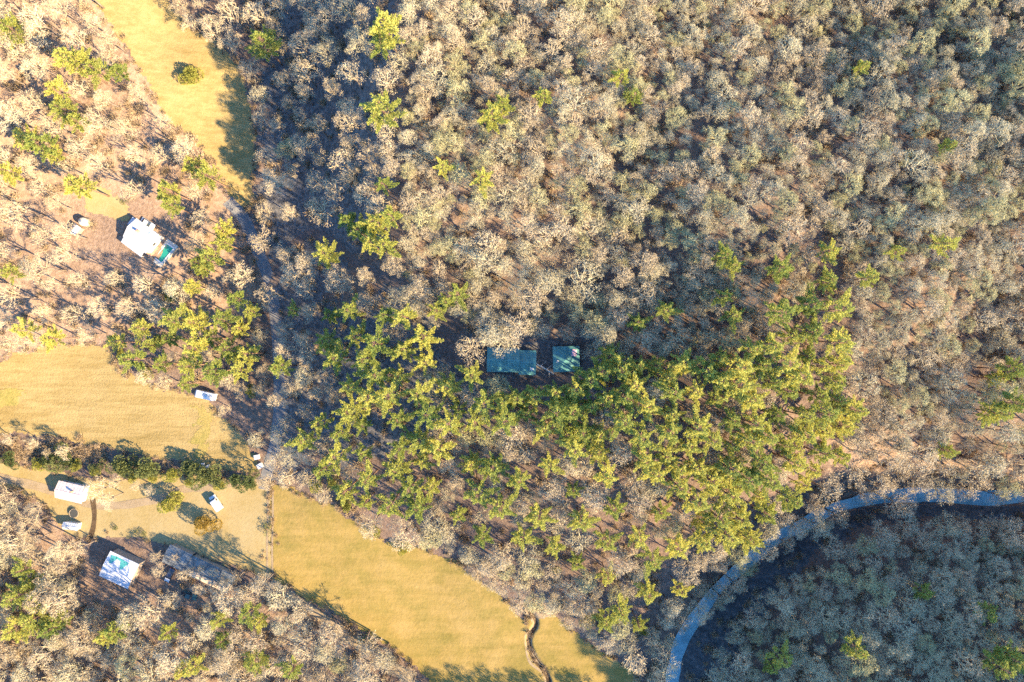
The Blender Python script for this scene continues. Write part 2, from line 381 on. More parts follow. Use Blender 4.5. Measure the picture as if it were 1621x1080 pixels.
def axis_coords(half, step, far):
    a = list(np.arange(-half, half+1e-6, step)); d = step; x = half; out = []
    while x < far: d *= 1.35; x += d; out.append(x)
    return np.array([-v for v in out[::-1]] + a + out)
gx = axis_coords(205, 1.0, 2600); gy = axis_coords(145, 1.0, 2600)
GX, GY = np.meshgrid(gx, gy)
GZ = Z(GX, GY)
GZ = GZ - 0.9*np.clip(1-(seg_dist(GX, GY, DITCH)-1.2)/1.2, 0, 1)
nx, ny = len(gx), len(gy)
idx = np.arange(nx*ny).reshape(ny, nx)
def grid_mesh(name, X, Y, Zv, faces, mat, smooth=True):
    me = bpy.data.meshes.new(name); V = np.stack([X, Y, Zv], -1).reshape(-1, 3)
    me.vertices.add(len(V)); me.vertices.foreach_set("co", V.astype(np.float32).ravel())
    me.loops.add(faces.size); me.loops.foreach_set("vertex_index", faces.astype(np.int32).ravel())
    me.polygons.add(len(faces)); me.polygons.foreach_set("loop_start", np.arange(0, faces.size, 4, dtype=np.int32))
    me.update(calc_edges=True); me.validate()
    if smooth: me.polygons.foreach_set("use_smooth", np.ones(len(me.polygons), bool))
    me.materials.append(mat); o = bpy.data.objects.new(name, me); link(o); return o
F = np.stack([idx[:-1,:-1].ravel(), idx[:-1,1:].ravel(), idx[1:,1:].ravel(), idx[1:,:-1].ravel()], 1)
tag(grid_mesh('ground', GX, GY, GZ, F, M['litter']), 'brown leaf litter covering the hills and valley floor', kind='structure')

def sheet(name, polys_px, mat, label, lift=0.06, ragged=1.3, cell=0.5, hole_ditch=False, seed=0):
    polys = [polyw(p) for p in polys_px]
    allp = np.vstack(polys); x0, y0 = allp.min(0)-3; x1, y1 = allp.max(0)+3
    x0 = math.floor(x0/cell)*cell; y0 = math.floor(y0/cell)*cell; xs = np.arange(x0, x1, cell); ys = np.arange(y0, y1, cell); X, Y = np.meshgrid(xs, ys)
    cxm, cym = X[:-1,:-1]+cell/2, Y[:-1,:-1]+cell/2
    wx = cxm + ragged*(0.6*noise2(cxm, cym, 0.35, 20+seed)+0.5*noise2(cxm, cym, 1.1, 21+seed)+0.35*noise2(cxm, cym, 3.0, 22+seed))
    wy = cym + ragged*(0.6*noise2(cxm, cym, 0.35, 23+seed)+0.5*noise2(cxm, cym, 1.1, 24+seed)+0.35*noise2(cxm, cym, 3.0, 25+seed))
    k = np.zeros(cxm.shape, bool)
    for p in polys: k |= inside(wx, wy, p)
    if hole_ditch: k &= seg_dist(cxm, cym, DITCH) > 0.25
    id_ = np.arange(X.size).reshape(X.shape)
    f = np.stack([id_[:-1,:-1][k], id_[:-1,1:][k], id_[1:,1:][k], id_[1:,:-1][k]], 1)
    used, inv = np.unique(f, return_inverse=True); f = inv.reshape(-1, 4)
    xx = X.ravel()[used]; yy = Y.ravel()[used]; zz = Z(xx, yy) + lift
    o = grid_mesh(name, xx, yy, zz, f, mat); tag(o, label, kind='structure'); return o

def strip(name, pts_px, width, mat, label, lift=0.09, step=6, zoff=None, kind='structure', wob=0.0):
    c = polyw(spline(pts_px, step)); n = len(c)
    d = np.gradient(c, axis=0); d /= np.linalg.norm(d, axis=1)[:,None]; nn = np.stack([-d[:,1], d[:,0]], 1)
    w = np.asarray(width if np.ndim(width) else [width]*2, float); w = np.interp(np.linspace(0,1,n), np.linspace(0,1,len(w)), w)
    w = w*(1+wob*noise2(c[:,0], c[:,1], 0.6, 5))
    ts = np.linspace(-0.5, 0.5, 7); X = c[:,None,0]+nn[:,None,0]*ts*w[:,None]; Y = c[:,None,1]+nn[:,None,1]*ts*w[:,None]
    if zoff is None: ZZ = Z(X, Y)+lift
    else: ZZ = np.repeat((Z(c[:,0], c[:,1])+zoff)[:,None], 7, 1)
    id_ = np.arange(X.size).reshape(X.shape)
    f = np.stack([id_[:-1,:-1].ravel(), id_[:-1,1:].ravel(), id_[1:,1:].ravel(), id_[1:,:-1].ravel()], 1)[:, ::-1]
    o = grid_mesh(name, X, Y, ZZ, f, mat); tag(o, label, kind=kind); return o

MEADOW_A = [(130,-30),(250,-30),(300,45),(345,70),(385,120),(400,180),(405,250),(398,330),(372,325),(335,250),(300,215),(262,190),(245,150),(222,115),(205,85),(185,55)]
MEADOW_B = [(-40,580),(60,552),(110,545),(170,548),(195,590),(255,615),(330,628),(345,655),(385,690),(408,720),(405,748),(340,742),(260,728),(150,706),(60,690),(-40,684)]
YARD_C = [(-40,728),(60,742),(150,760),(260,752),(330,756),(400,768),(428,770),(432,800),(430,915),(395,905),(330,884),(270,865),(215,850),(160,848),(140,852),(105,845),(90,825),(60,790),(20,772),(-40,772)]
FIELD_D = [(428,765),(470,776),(520,800),(560,825),(600,850),(660,868),(715,884),(750,910),(800,950),(832,985),(836,1010),(842,1040),(862,1062),(872,1085),(876,1120),(720,1120),(640,1040),(560,990),(500,955),(430,915)]
FIELD_E = [(838,965),(880,975),(910,1000),(950,1030),(1000,1060),(1040,1120),(876,1120),(872,1085),(862,1062),(842,1040),(836,1010),(832,985)]
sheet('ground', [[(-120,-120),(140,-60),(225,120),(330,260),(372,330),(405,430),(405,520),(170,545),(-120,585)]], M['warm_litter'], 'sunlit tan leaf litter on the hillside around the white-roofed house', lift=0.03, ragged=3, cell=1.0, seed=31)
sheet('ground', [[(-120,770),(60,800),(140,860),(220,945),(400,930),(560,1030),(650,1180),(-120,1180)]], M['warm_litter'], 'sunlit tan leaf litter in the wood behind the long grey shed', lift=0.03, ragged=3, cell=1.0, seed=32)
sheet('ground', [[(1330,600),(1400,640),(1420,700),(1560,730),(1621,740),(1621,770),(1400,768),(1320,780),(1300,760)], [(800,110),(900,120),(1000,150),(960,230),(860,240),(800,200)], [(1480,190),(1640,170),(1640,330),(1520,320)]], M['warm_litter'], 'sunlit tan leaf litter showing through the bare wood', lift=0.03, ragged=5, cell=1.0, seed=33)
sheet('ground', [[(425,-120),(625,-120),(622,150),(612,300),(560,430),(520,470),(480,560),(500,640),(480,740),(440,760),(446,640),(446,560),(430,440),(402,340),(418,200),(415,80)], [(500,480),(640,455),(760,500),(850,520),(960,520),(985,600),(900,640),(790,640),(700,690),(600,720),(520,740),(490,640)]], M['shade_litter'], 'leaf litter with grey shade painted in, on the bank beside the valley lane', lift=0.035, ragged=4, cell=1.0, seed=34)
_sp = spline(STREAM_PX, 14); sheet('stream_bank', [[(p[0]+4, p[1]+6) for p in _sp]+[(1140,1200),(1150,1080),(1180,1010),(1230,940),(1290,880),(1350,840),(1440,822),(1540,822),(1621,826),(1700,830)]], M['shade_bank'], 'bank with shade painted dark blue-grey along the stream below the shaded slope', lift=0.04, ragged=1.2, cell=0.5, seed=35)
sheet('meadow', [MEADOW_A], M['hay'], 'tan hay clearing between wooded hillside and the valley road', seed=1)
sheet('meadow', [MEADOW_B], M['hay'], 'pale mown hay meadow above the hedgerow', seed=2)
sheet('yard', [YARD_C], M['yard'], 'bare sandy farmyard around the white-roofed barn', seed=3, ragged=0.9)
sheet('field', [FIELD_D], M['meadow'], 'golden dry grass field between farm track and ditch', seed=4, ragged=1.0, hole_ditch=True)
sheet('field', [FIELD_E], M['meadow'], 'small golden grass strip between ditch and stream', seed=4, ragged=1.0, hole_ditch=True)
sheet('yard', [[(135,300),(175,300),(205,330),(200,352),(165,345),(130,330)]], M['yard'], 'pale bare gravel turning area beside the white-roofed house', seed=6, ragged=1.2)
sheet('grass_strip', [[(300,638),(335,645),(334,665),(322,720),(305,722),(316,668)]], M['green_grass'], 'greener grass strip crossing the hay meadow', lift=0.12, seed=7, ragged=2.6)
sheet('grass_strip', [[(-30,605),(28,612),(30,632),(-30,640)]], M['green_grass'], 'green grass patch at the far end of the hay meadow', lift=0.12, seed=8, ragged=2.6)
sheet('clearing', [[(690,500),(735,500),(752,560),(775,590),(790,600),(930,590),(932,612),(860,622),(790,625),(740,590),(695,560)]], M['gravel'], 'brown gravel turnaround beside the blue-green roofs', seed=9, ragged=0.8)
strip('road', [(360,318),(385,345),(405,390),(425,440),(436,500),(441,570),(442,640),(436,700),(424,745),(418,775)], 3.6, M['asphalt'], 'grey paved lane along the shaded valley')
strip('driveway', [(430,455),(455,400),(490,372),(525,382),(560,412),(610,438),(660,462),(700,500),(728,545)], 2.8, M['gravel'], 'gravel drive climbing the wooded bank to the blue-green roofs', wob=0.15)
strip('driveway', [(735,560),(780,545),(840,535),(885,533),(925,548),(945,575)], 2.4, M['gravel'], 'gravel path curving behind the blue-green roofs', wob=0.15)
strip('track', [(432,775),(432,820),(431,870),(432,915)], 0.6, M['dirt'], 'pair of faint wheel tracks at the field edge', lift=0.12)
strip('track', [(424,775),(424,820),(423,870),(424,915)], 0.6, M['dirt'], 'pair of faint wheel tracks at the field edge', lift=0.12)
strip('track', [(428,922),(470,950),(520,985),(560,1015),(610,1045),(660,1085)], 3.0, M['dirt'], 'sandy track between the golden field and the bare wood', lift=0.12, wob=0.2)
strip('track', [(418,765),(380,762),(320,772),(290,775),(250,790),(160,800),(60,770),(-20,752)], 2.6, M['dirt'], 'sandy drive across the farmyard', lift=0.12, wob=0.15)
strip('track', [(147,790),(150,815),(147,840),(138,858)], 1.6, M['ditch'], 'dark rutted track beside the barn', lift=0.13, wob=0.2)
sheet('clearing', [[(826,948),(862,944),(880,958),(872,976),(846,984),(832,972)]], M['dirt'], 'pale sandy patch at the upper end of the ditch', lift=0.1, ragged=1.4, seed=41)
strip('ditch', DITCH_PX, [0.9,1.3,1.5,1.4], M['ditch'], 'dark winding eroded ditch through the golden field', lift=0.14, step=3, wob=0.15)
strip('ditch_bank', [(p[0]-1, p[1]) for p in DITCH_PX], [2.0,2.8,3.0,2.6], M['dirt'], 'pale sandy margins of the eroded ditch', lift=0.085, step=3, wob=0.35)
strip('stream', STREAM_PX, 4.8, M['water'], 'blue stream curving below the shaded slope', zoff=0.55, step=8, wob=0.22)

# ------------------------------------------------------------------ buildings
def px_dir(du, dv): return math.atan2(-dv, du)

def add_window(parent, x, y, z, w, h, ang):
    f = MB().box(-w/2-0.07, w/2+0.07, -0.04, 0.04, -h/2-0.07, h/2+0.07).build('window', M['white_paint'], parent)
    f.location = (x, y, z); f.rotation_euler = (0, 0, ang)
    MB().box(-w/2, w/2, -0.055, 0.055, -h/2, h/2).build('pane', M['glass'], f)
def add_door(parent, x, y, z0, w, h, ang, mat):
    d = MB().box(-w/2, w/2, -0.05, 0.05, 0, h).build('door', mat, parent); d.location = (x, y, z0); d.rotation_euler = (0, 0, ang)
    MB().box(w/2-0.16, w/2-0.10, -0.09, 0.09, h*0.45, h*0.45+0.12).build('handle', M['steel'], d)

def gable(parent, x0, x1, y0, y1, z0, hw, rise, wall_m, roof_m, over=0.35, axis='x', rib=0.9, openings=True, door_m=None, zb=-1.0):
    """gabled volume; ridge along axis; local coords"""
    if axis == 'y':
        T = lambda p: (p[1], p[0], p[2]); a0, a1, b0, b1 = y0, y1, x0, x1
    else:
        T = lambda p: p; a0, a1, b0, b1 = x0, x1, y0, y1
    bm = (b0+b1)/2; w = MB()
    vs = [(a0,b0,zb),(a1,b0,zb),(a1,b1,zb),(a0,b1,zb),(a0,b0,hw),(a1,b0,hw),(a1,b1,hw),(a0,b1,hw),(a0,bm,hw+rise),(a1,bm,hw+rise)]
    w.add([T(v) for v in vs], [(0,1,5,4),(1,2,6,9,5),(2,3,7,6),(3,0,4,8,7),(0,3,2,1)]); w.build('wall', wall_m, parent)
    sl = rise/((b1-b0)/2); t = 0.12; roof = None
    for b_e, sgn in ((b0-over, -1), (b1+over, 1)):
        ze = hw - sl*over + 0.10; zr = hw+rise+0.10
        r = MB(); r.slab([T((a0-over, b_e, ze)), T((a1+over, b_e, ze)), T((a1+over, bm, zr)), T((a0-over, bm, zr))], t)
        n = int((a1-a0+2*over)/rib)
        for k in range(n+1):
            a = a0-over+0.05+(a1-a0+2*over-0.1)*k/n
            r.slab([T((a-0.03, b_e, ze+0.05)), T((a+0.03, b_e, ze+0.05)), T((a+0.03, bm, zr+0.05)), T((a-0.03, bm, zr+0.05))], 0.05)
        roof = r.build('roof', roof_m, parent)
    rc = MB(); rc.slab([T((a0-over-0.02, bm-0.18, zr+0.03)), T((a1+over+0.02, bm-0.18, zr+0.03)), T((a1+over+0.02, bm+0.18, zr+0.03)), T((a0-over-0.02, bm+0.18, zr+0.03))], 0.05)
    rc.build('ridge_cap', roof_m, roof)
    return roof

# --- white-roofed house and pool
ang = px_dir(32, 24)
x, y, z = G1(219, 374, 4.0)
h = empty('house', (x, y, z), ang)
tag(h, 'white metal-roofed house with lean-to porch beside the green swimming pool', 'house')
gable(h, -3.9, 3.9, -2.7, 3.4, 0, 2.9, 1.15, M['siding'], M['white_metal'])
pr = MB(); pr.slab([(-4.1,-2.95,2.65),(3.4,-2.95,2.65),(3.4,-4.9,2.15),(-4.1,-4.9,2.15)], 0.1); pr.build('porch_roof', M['white_metal'], h)
for px_ in (-3.8, -1.4, 1.0, 3.1): MB().box(px_-0.07, px_+0.07, -4.8, -4.66, -1.0, 2.1).build('porch_post', M['white_paint'], h)
pr = MB(); pr.slab([(-5.6,0.6,2.5),(-3.95,0.6,2.7),(-3.95,3.3,2.7),(-5.6,3.3,2.5)], 0.1); pr.build('entry_roof', M['white_metal'], h)
for yy in (0.75, 3.15): MB().box(-5.5, -5.36, yy-0.07, yy+0.07, -1.0, 2.4).build('porch_post', M['white_paint'], h)
sk = MB(); sk.slab([(1.7,2.1,3.62),(3.7,2.1,3.62),(3.7,3.2,3.22),(1.7,3.2,3.22)], 0.09); sk.build('skylight', M['skylight'], h)
for px_ in (-2.4, 0.2, 2.4): add_window(h, px_, 3.4, 1.5, 1.1, 1.1, 0); add_window(h, px_+0.3, -2.7, 1.5, 1.0, 1.1, 0)
add_door(h, 1.35, -2.72, 0.05, 0.95, 2.0, 0, M['teal_dark']); add_window(h, 3.9, 0.4, 1.5, 1.1, 1.1, math.pi/2)
MB().box(-1.2, -0.6, 0.9, 1.5, 3.3, 4.9).build('chimney', M['brick'], h)

pw = polyw([(264.5,386.5),(277,394.5),(257.5,416),(246.5,408)]); c = pw.mean(0); zc = z1(*c)
def ring(mb, inner, outer, z0, z1_):
    n = len(inner)
    for i in range(n):
        j = (i+1) % n; q = [inner[i], inner[j], outer[j], outer[i]]
        mb.prism([tuple(a) for a in q], z0, z1_)
inn = (pw-c)[::-1]; out = inn*1.10; lens = np.linalg.norm(inn, axis=1)[:,None]; out = inn*(lens+0.45)/lens; out2 = inn*(lens+1.6)/lens
pool = empty('swimming_pool', (c[0], c[1], zc)); tag(pool, 'green water swimming pool with pale concrete surround', 'swimming pool')
MB().prism([tuple(a) for a in inn*0.999], -0.6, 0.18).build('water', M['pool'], pool)
r = MB(); ring(r, inn*1.002, out, -0.6, 0.36); r.build('coping', M['white_paint'], pool)
r = MB(); ring(r, out*1.002, out2, -0.9, 0.28); r.build('deck', M['concrete'], pool)
st = MB(); st.tube([(0.7,2.6,0.2),(0.7,2.6,1.0),(0.9,3.0,1.0),(0.9,3.0,0.2)], [0.035]*4, 6); st.build('ladder', M['steel'], pool)
sheet('patio', [[(224,396),(240,384),(252,392),(238,408)]], M['brick'], 'terracotta paved patio between white-roofed house and pool', lift=0.14, ragged=0.25, cell=0.3, seed=11)

# --- blue-green roofed house in the hollow, with garage
x, y, z = G1(811, 571, 4.5)
h = empty('house', (x, y, z), px_dir(40, 1)); tag(h, 'long blue-green metal-roofed house shaded by the pines', 'house')
gable(h, -7.0, 1.8, -3.1, 3.3, 0, 3.2, 1.5, M['blue_siding'], M['teal_metal'])
gable(h, 2.2, 6.6, -3.75, 2.7, 0, 2.9, 1.3, M['blue_siding'], M['teal_metal'])
MB().box(-3.2, -2.5, 0.4, 1.1, 3.5, 5.6).build('chimney', M['concrete'], h)
for px_ in (-5.6, -3.3, -1.0): add_window(h, px_, -3.1, 1.6, 1.1, 1.2, 0); add_window(h, px_, 3.3, 1.6, 1.1, 1.2, 0)
add_window(h, 5.3, -3.75, 1.6, 1.1, 1.2, 0); add_door(h, 3.4, -3.78, 0.05, 1.0, 2.05, 0, M['white_paint']); add_window(h, -7.0, 0, 1.6, 1.2, 1.2, math.pi/2)
for sx, sy in ((6.4, -2.0),): 
    sk = MB(); sk.slab([(5.2,-2.7,3.52),(6.2,-2.7,3.52),(6.2,-1.9,3.85),(5.2,-1.9,3.85)], 0.08); sk.build('skylight', M['white_paint'], h)

x, y, z = G1(897, 569, 4.2)
g = empty('garage', (x, y, z), px_dir(40, -1)); tag(g, 'square blue-green hip-roofed garage with clipped corner and sunlit patch painted pink on it', 'garage')
pl = [(-3.5,-3.3),(2.2,-3.3),(3.5,-2.0),(3.5,3.4),(-3.5,3.4)]
MB().prism(pl, -1.0, 2.8).build('wall', M['blue_siding'], g)
ro = MB(); e = [(-3.9,-3.7),(2.4,-3.7),(3.9,-2.2),(3.9,3.8),(-3.9,3.8)]
apex = (0, 0.1, 4.0); ro.add([(a,b_,2.75) for a,b_ in e]+[apex]+[(a,b_,2.63) for a,b_ in e], [(i,(i+1)%5,5) for i in range(5)]+[(6+i,6+(i+1)%5,(i+1)%5,i) for i in range(5)]+[(10,9,8,7,6)])
ro = ro.build('roof', M['teal_metal'], g)
t_ = MB(); t_.slab([(1.4,0.9,3.68),(2.9,0.9,3.22),(3.1,2.6,3.12),(1.9,2.9,3.2)], 0.05); t_.build('sunlit_patch', M['pink_sunlight'], g)  # thin pink slab stands for a patch of sunlight on the roof
MB().box(-2.9,-2.3,-0.9,-0.3,3.0,3.75).build('roof_vent', M['white_paint'], ro)  # white box stands for a small sunlit spot on the roof
add_door(g, 0.0, -3.33, -0.2, 2.6, 2.2, 0, M['white_paint']); add_window(g, -3.5, 0.5, 1.6, 1.0, 1.0, math.pi/2)

# --- mobile home, small trailer, barn, long grey shed
x, y, z = G1(109, 780, 3.2)
h = empty('house', (x, y, z), px_dir(39, 9)); tag(h, 'small pale pinkish-roofed cottage behind a bare tree in the farmyard', 'house')
gable(h, -3.9, 3.9, -2.4, 2.4, 0, 2.6, 0.95, M['white_paint'], M['pink_roof'])
for px_ in (-2.4, 2.2): add_window(h, px_, -2.4, 1.5, 1.0, 1.0, 0); add_window(h, px_, 2.4, 1.5, 1.0, 1.0, 0)
add_door(h, 0, -2.42, 0.05, 0.9, 2.0, 0, M['wood']); MB().box(0.9, 1.35, 0.5, 0.95, 2.9, 4.3).build('chimney', M['brick'], h)

x, y, z = G1(186, 904, 4.5)
b_ = empty('barn', (x, y, z), px_dir(45, 21)); tag(b_, 'white metal-roofed barn with worn teal patches in the farmyard', 'barn')
rf = gable(b_, -4.6, 4.6, -3.9, 3.9, 0, 3.6, 0.55, M['wood'], M['white_metal'], over=0.3)
for q in ([(-3.6,0.9),(-3.0,1.0),(-1.9,2.9),(-2.4,3.5),(-4.0,3.3)], [(-2.3,2.9),(0.9,2.7),(1.6,2.2),(1.9,3.3),(-2.4,3.6)], [(-0.6,2.75),(0.3,0.3),(1.0,1.1),(1.5,2.6)]):
    s_ = 0.55/3.9; pm = MB(); pm.slab([(a, c_, 3.6+0.55-c_*s_+0.16) for a, c_ in q], 0.03); pm.build('roof_patch', M['teal_dark'], b_)
add_door(b_, -4.62, 0.0, -0.3, 3.0, 2.8, math.pi/2, M['wood']); add_window(b_, 2.0, -3.9, 2.0, 1.0, 0.9, 0); add_window(b_, -2.0, -3.9, 2.0, 1.0, 0.9, 0)

x, y, z = G1(312, 903, 4.0)
b_ = empty('shed', (x, y, z), px_dir(105, 50)); tag(b_, 'long weathered grey tin-roofed shed at the wood edge by the farmyard', 'shed')
gable(b_, -11.0, -4.0, -2.6, 2.8, 0, 2.8, 1.0, M['wood'], M['grey_roof'])
gable(b_, -3.4, 11.0, -3.0, 2.5, 0, 2.5, 1.2, M['wood'], M['grey_roof'])
t_ = MB(); s_ = 1.2/2.75
for a0, a1 in ((-2.0, 1.2), (2.0, 5.5), (6.0, 8.6)):
    q = MB(); q.slab([(a0, -3.2, 2.5-0.2*s_+0.22), (a1, -3.2, 2.5-0.2*s_+0.22), (a1, -0.9, 2.5+1.85*s_+0.2), (a0, -0.9, 2.5+1.85*s_+0.2)], 0.06); q.build('sunlit_roof_panel', M['tan_board'], b_)  # tan panels put the sunlit look of the lower slope into colour
for a in (-9, -6, 0, 5, 9): add_window(b_, a, -2.6 if a < -4 else -3.0, 1.5, 0.9, 0.8, 0)
add_door(b_, 3.0, -3.03, -0.2, 2.0, 2.1, 0, M['tan_board'])

def small_shed(u, v, du, dv, L, W, roof_m, wall_m, label, hw=2.0):
    x, y, z = G1(u, v, 2.4); s = empty('shed', (x, y, z), px_dir(du, dv)); tag(s, label, 'shed')
    gable(s, -L/2, L/2, -W/2, W/2, 0, hw, 0.5, wall_m, roof_m, over=0.2, rib=0.6)
    add_door(s, 0, -W/2-0.02, 0.0, 0.9, 1.8, 0, M['wood']); return s
small_shed(110, 834, 22, 3, 4.2, 1.9, M['white_paint'], M['siding'], 'small narrow white-roofed shed in the farmyard beside the trampoline')
small_shed(117, 363, 12, -14, 2.7, 1.9, M['pink_roof'], M['wood'], 'tiny pale pinkish-roofed shed beside the cream tank')

# ------------------------------------------------------------------ vehicles and yard objects
def wheel(parent, x, y, r, w=0.22):
    t = MB().cyl((x, y-w/2, r), r, w, 14, 'y').build('wheel', M['rubber'], parent)
    MB().cyl((x, y-w/2-0.01, r), r*0.6, w+0.02, 10, 'y').build('rim', M['steel'], t)

def car(name, label, u, v, du, dv, paint, kind='car', hood=None, group=None, cat='car'):
    x, y, z = G1(u, v, 1.0); c = empty(name, (x, y, z+0.05), px_dir(du, dv)); tag(c, label, cat, group)
    L, W = 4.5, 1.8
    if kind == 'pickup':
        L = 5.2; prof = [(-2.6,0.45),(2.6,0.45),(2.6,0.85),(2.45,1.02),(1.2,1.1),(-2.6,1.1)]; cab = [(1.15,1.1),(0.55,1.75),(-0.75,1.78),(-0.9,1.1)]
    elif kind == 'van':
        L = 5.2; prof = [(-2.6,0.4),(2.6,0.4),(2.6,0.9),(2.4,1.15),(1.7,1.25),(1.15,2.3),(0.8,2.4),(-2.5,2.4),(-2.6,2.2)]; W = 2.0; cab = None
    else:
        prof = [(-2.25,0.4),(2.25,0.4),(2.27,0.7),(2.1,0.85),(1.0,0.97),(-1.7,0.97),(-2.2,0.9)]; cab = [(1.0,0.97),(0.3,1.45),(-1.0,1.47),(-1.75,0.97)]
    n = len(prof); m_ = MB(); vs = []
    for yy, k in ((-W/2, 1.0), (W/2, 1.0)):
        vs += [(a, yy*(0.93 if zz > 1.5 else 1.0), zz) for a, zz in prof]
    m_.add(vs, [tuple(range(n)), tuple(range(2*n-1, n-1, -1))]+[((i+1)%n, i, n+i, n+(i+1)%n) for i in range(n)])
    body = m_.build('body', paint, c, bevel=0.06)
    if cab:
        k = len(cab); m_ = MB(); vs = []
        for sg in (-1, 1): vs += [(a, sg*(W/2-0.06 if zz < 1.2 else W/2-0.28), zz) for a, zz in cab]
        m_.add(vs, [tuple(range(k)), tuple(range(2*k-1, k-1, -1))]+[((i+1)%k, i, k+i, k+(i+1)%k) for i in range(k)]); m_.build('cabin_glass', M['glass'], c)
        (a1, z1_), (a2, z2_) = cab[1], cab[2]
        m_ = MB(); m_.slab([(a2-0.05,-W/2+0.24,z2_+0.04),(a1+0.05,-W/2+0.24,z1_+0.04),(a1+0.05,W/2-0.24,z1_+0.04),(a2-0.05,W/2-0.24,z2_+0.04)], 0.06); m_.build('cabin_roof', paint, c)
    else:
        m_ = MB(); m_.slab([(1.66,-0.85,1.36),(1.66,0.85,1.36),(1.2,0.8,2.25),(1.2,-0.8,2.25)], 0.04); m_.build('windshield', M['glass'], c)
        for sg in (-1, 1): MB().box(0.4,1.1,sg*0.99-0.02,sg*0.99+0.02,1.3,2.0).build('side_window', M['glass'], c)
    if kind == 'pickup': MB().box(-2.5,-1.0,-0.75,0.75,1.04,1.115).build('bed', M['rubber'], c)
    if hood: 
        m_ = MB(); m_.slab([(1.1,-0.8,1.02),(2.1,-0.75,0.91),(2.1,0.75,0.91),(1.1,0.8,1.02)], 0.03); m_.build('hood', hood, c)
    for a in (-L*0.31, L*0.31):
        for sg in (-1, 1): wheel(c, a, sg*(W/2-0.1), 0.34)
    for sg in (-1, 1):
        MB().box(L/2-0.04, L/2+0.03, sg*0.62-0.16, sg*0.62+0.16, 0.62, 0.76).build('headlight', M['lamp_lens'], c)
        MB().box(-L/2-0.02, -L/2+0.04, sg*0.68-0.12, sg*0.68+0.12, 0.65, 0.83).build('tail_light', M['red_lens'], c)
    return c
car('van', 'white panel van parked beside the golden-brown tree in the farmyard', 342, 796, -13, -19, M['white_paint'], 'van', cat='van')
car('parked_car', 'silver car parked against the white-roofed house', 233, 353.5, 18, 12, M['silver_paint'])
car('parked_car', 'dark navy car with white hood parked beside the long grey shed', 268, 911, -8, 16, M['navy_paint'], hood=M['white_paint'])
car('pickup_truck', 'dark green pickup parked in the wood behind the long grey shed', 299, 943, 18, 6, M['teal_paint'], 'pickup', cat='pickup truck')

def camper(u, v, du, dv, L, W, label):
    x, y, z = G1(u, v, 2.0); c = empty('travel_trailer', (x, y, z), px_dir(du, dv)); tag(c, label, 'trailer')
    prof = [(-L/2,0.5),(L/2-0.2,0.5),(L/2,1.2),(L/2-0.4,2.2),(L/2-0.9,2.5),(-L/2+0.5,2.55),(-L/2+0.1,2.3)]; n = len(prof)
    m_ = MB(); m_.add([(a,-W/2,zz) for a,zz in prof]+[(a,W/2,zz) for a,zz in prof], [tuple(range(n)), tuple(range(2*n-1,n-1,-1))]+[((i+1)%n,i,n+i,n+(i+1)%n) for i in range(n)])
    m_.build('body', M['white_paint'], c, bevel=0.08)
    MB().box(-0.4,0.5,-0.35,0.35,2.5,2.72).build('roof_vent', M['white_metal'], c)
    MB().box(1.4,1.9,-0.3,0.3,2.48,2.62).build('roof_vent', M['cream'], c)
    for a in (-1.8, 0.2, 1.9):
        add_window(c, a, -W/2, 1.6, 0.8, 0.6, 0)
    add_door(c, -0.8, W/2+0.01, 0.55, 0.7, 1.8, 0, M['cream'])
    for sg in (-1, 1): wheel(c, -0.5, sg*(W/2-0.15), 0.36); wheel(c, 0.4, sg*(W/2-0.15), 0.36)
    MB().tube([(L/2-0.1,-0.5,0.5),(L/2+0.9,0,0.5),(L/2-0.1,0.5,0.5)], [0.05]*3, 6).build('hitch', M['steel'], c)
    MB().box(L/2+0.85, L/2+0.95, -0.05, 0.05, 0.0, 0.5).build('jack', M['steel'], c)
camper(325, 626, 34, 8, 6.4, 2.3, 'white travel trailer parked at the edge of the hay meadow')

def tank(u, v, r, hgt, mat, label, name='water_tank', cat='tank', group=None):
    x, y, z = G1(u, v, hgt); t = empty(name, (x, y, z)); tag(t, label, cat, group)
    pr = [(r,0.0),(r,hgt*0.72),(r*0.96,hgt*0.8),(r*0.7,hgt*0.92),(r*0.25,hgt)]
    m_ = MB(); m_.tube([(0,0,-0.3)]+[(0,0,a[1]) for a in pr], [r]+[a[0] for a in pr], 20); m_.build('shell', mat, t)
    MB().cyl((0,0,hgt-0.02), r*0.24, 0.14, 12).build('lid', M['steel'], t)
    for k in (0.2, 0.45): MB().cyl((0,0,hgt*k), r+0.03, 0.07, 20).build('band', M['steel'], t)
tank(128, 350, 1.25, 2.8, M['cream'], 'cream cylindrical water tank beside the tiny pinkish-roofed shed')

def crate(u, v, s, label, rz=0.2, group=None):
    x, y, z = G1(u, v, 1.0); t = empty('storage_box', (x, y, z), rz); tag(t, label, 'box', group)
    MB().box(-s/2, s/2, -s/2.2, s/2.2, -0.3, 0.95).build('body', M['white_paint'], t, bevel=0.04)
    MB().box(-s/2-0.06, s/2+0.06, -s/2.2-0.06, s/2.2+0.06, 0.96, 1.12).build('lid', M['white_metal'], t, bevel=0.03)
    MB().box(-0.15, 0.15, -s/2.2-0.1, -s/2.2-0.01, 0.6, 0.7).build('latch', M['steel'], t)
crate(406, 724, 1.5, 'white box at the lane end of the hay meadow, farther from the hedgerow'); crate(411, 738, 1.6, 'white box at the lane end of the hay meadow, nearer the hedgerow', 0.5)
crate(319, 737, 1.4, 'larger white box in the shadow of the hedgerow cedars', 0.1); crate(329, 739.5, 1.1, 'smaller white box in the shadow of the hedgerow cedars', 0.6)

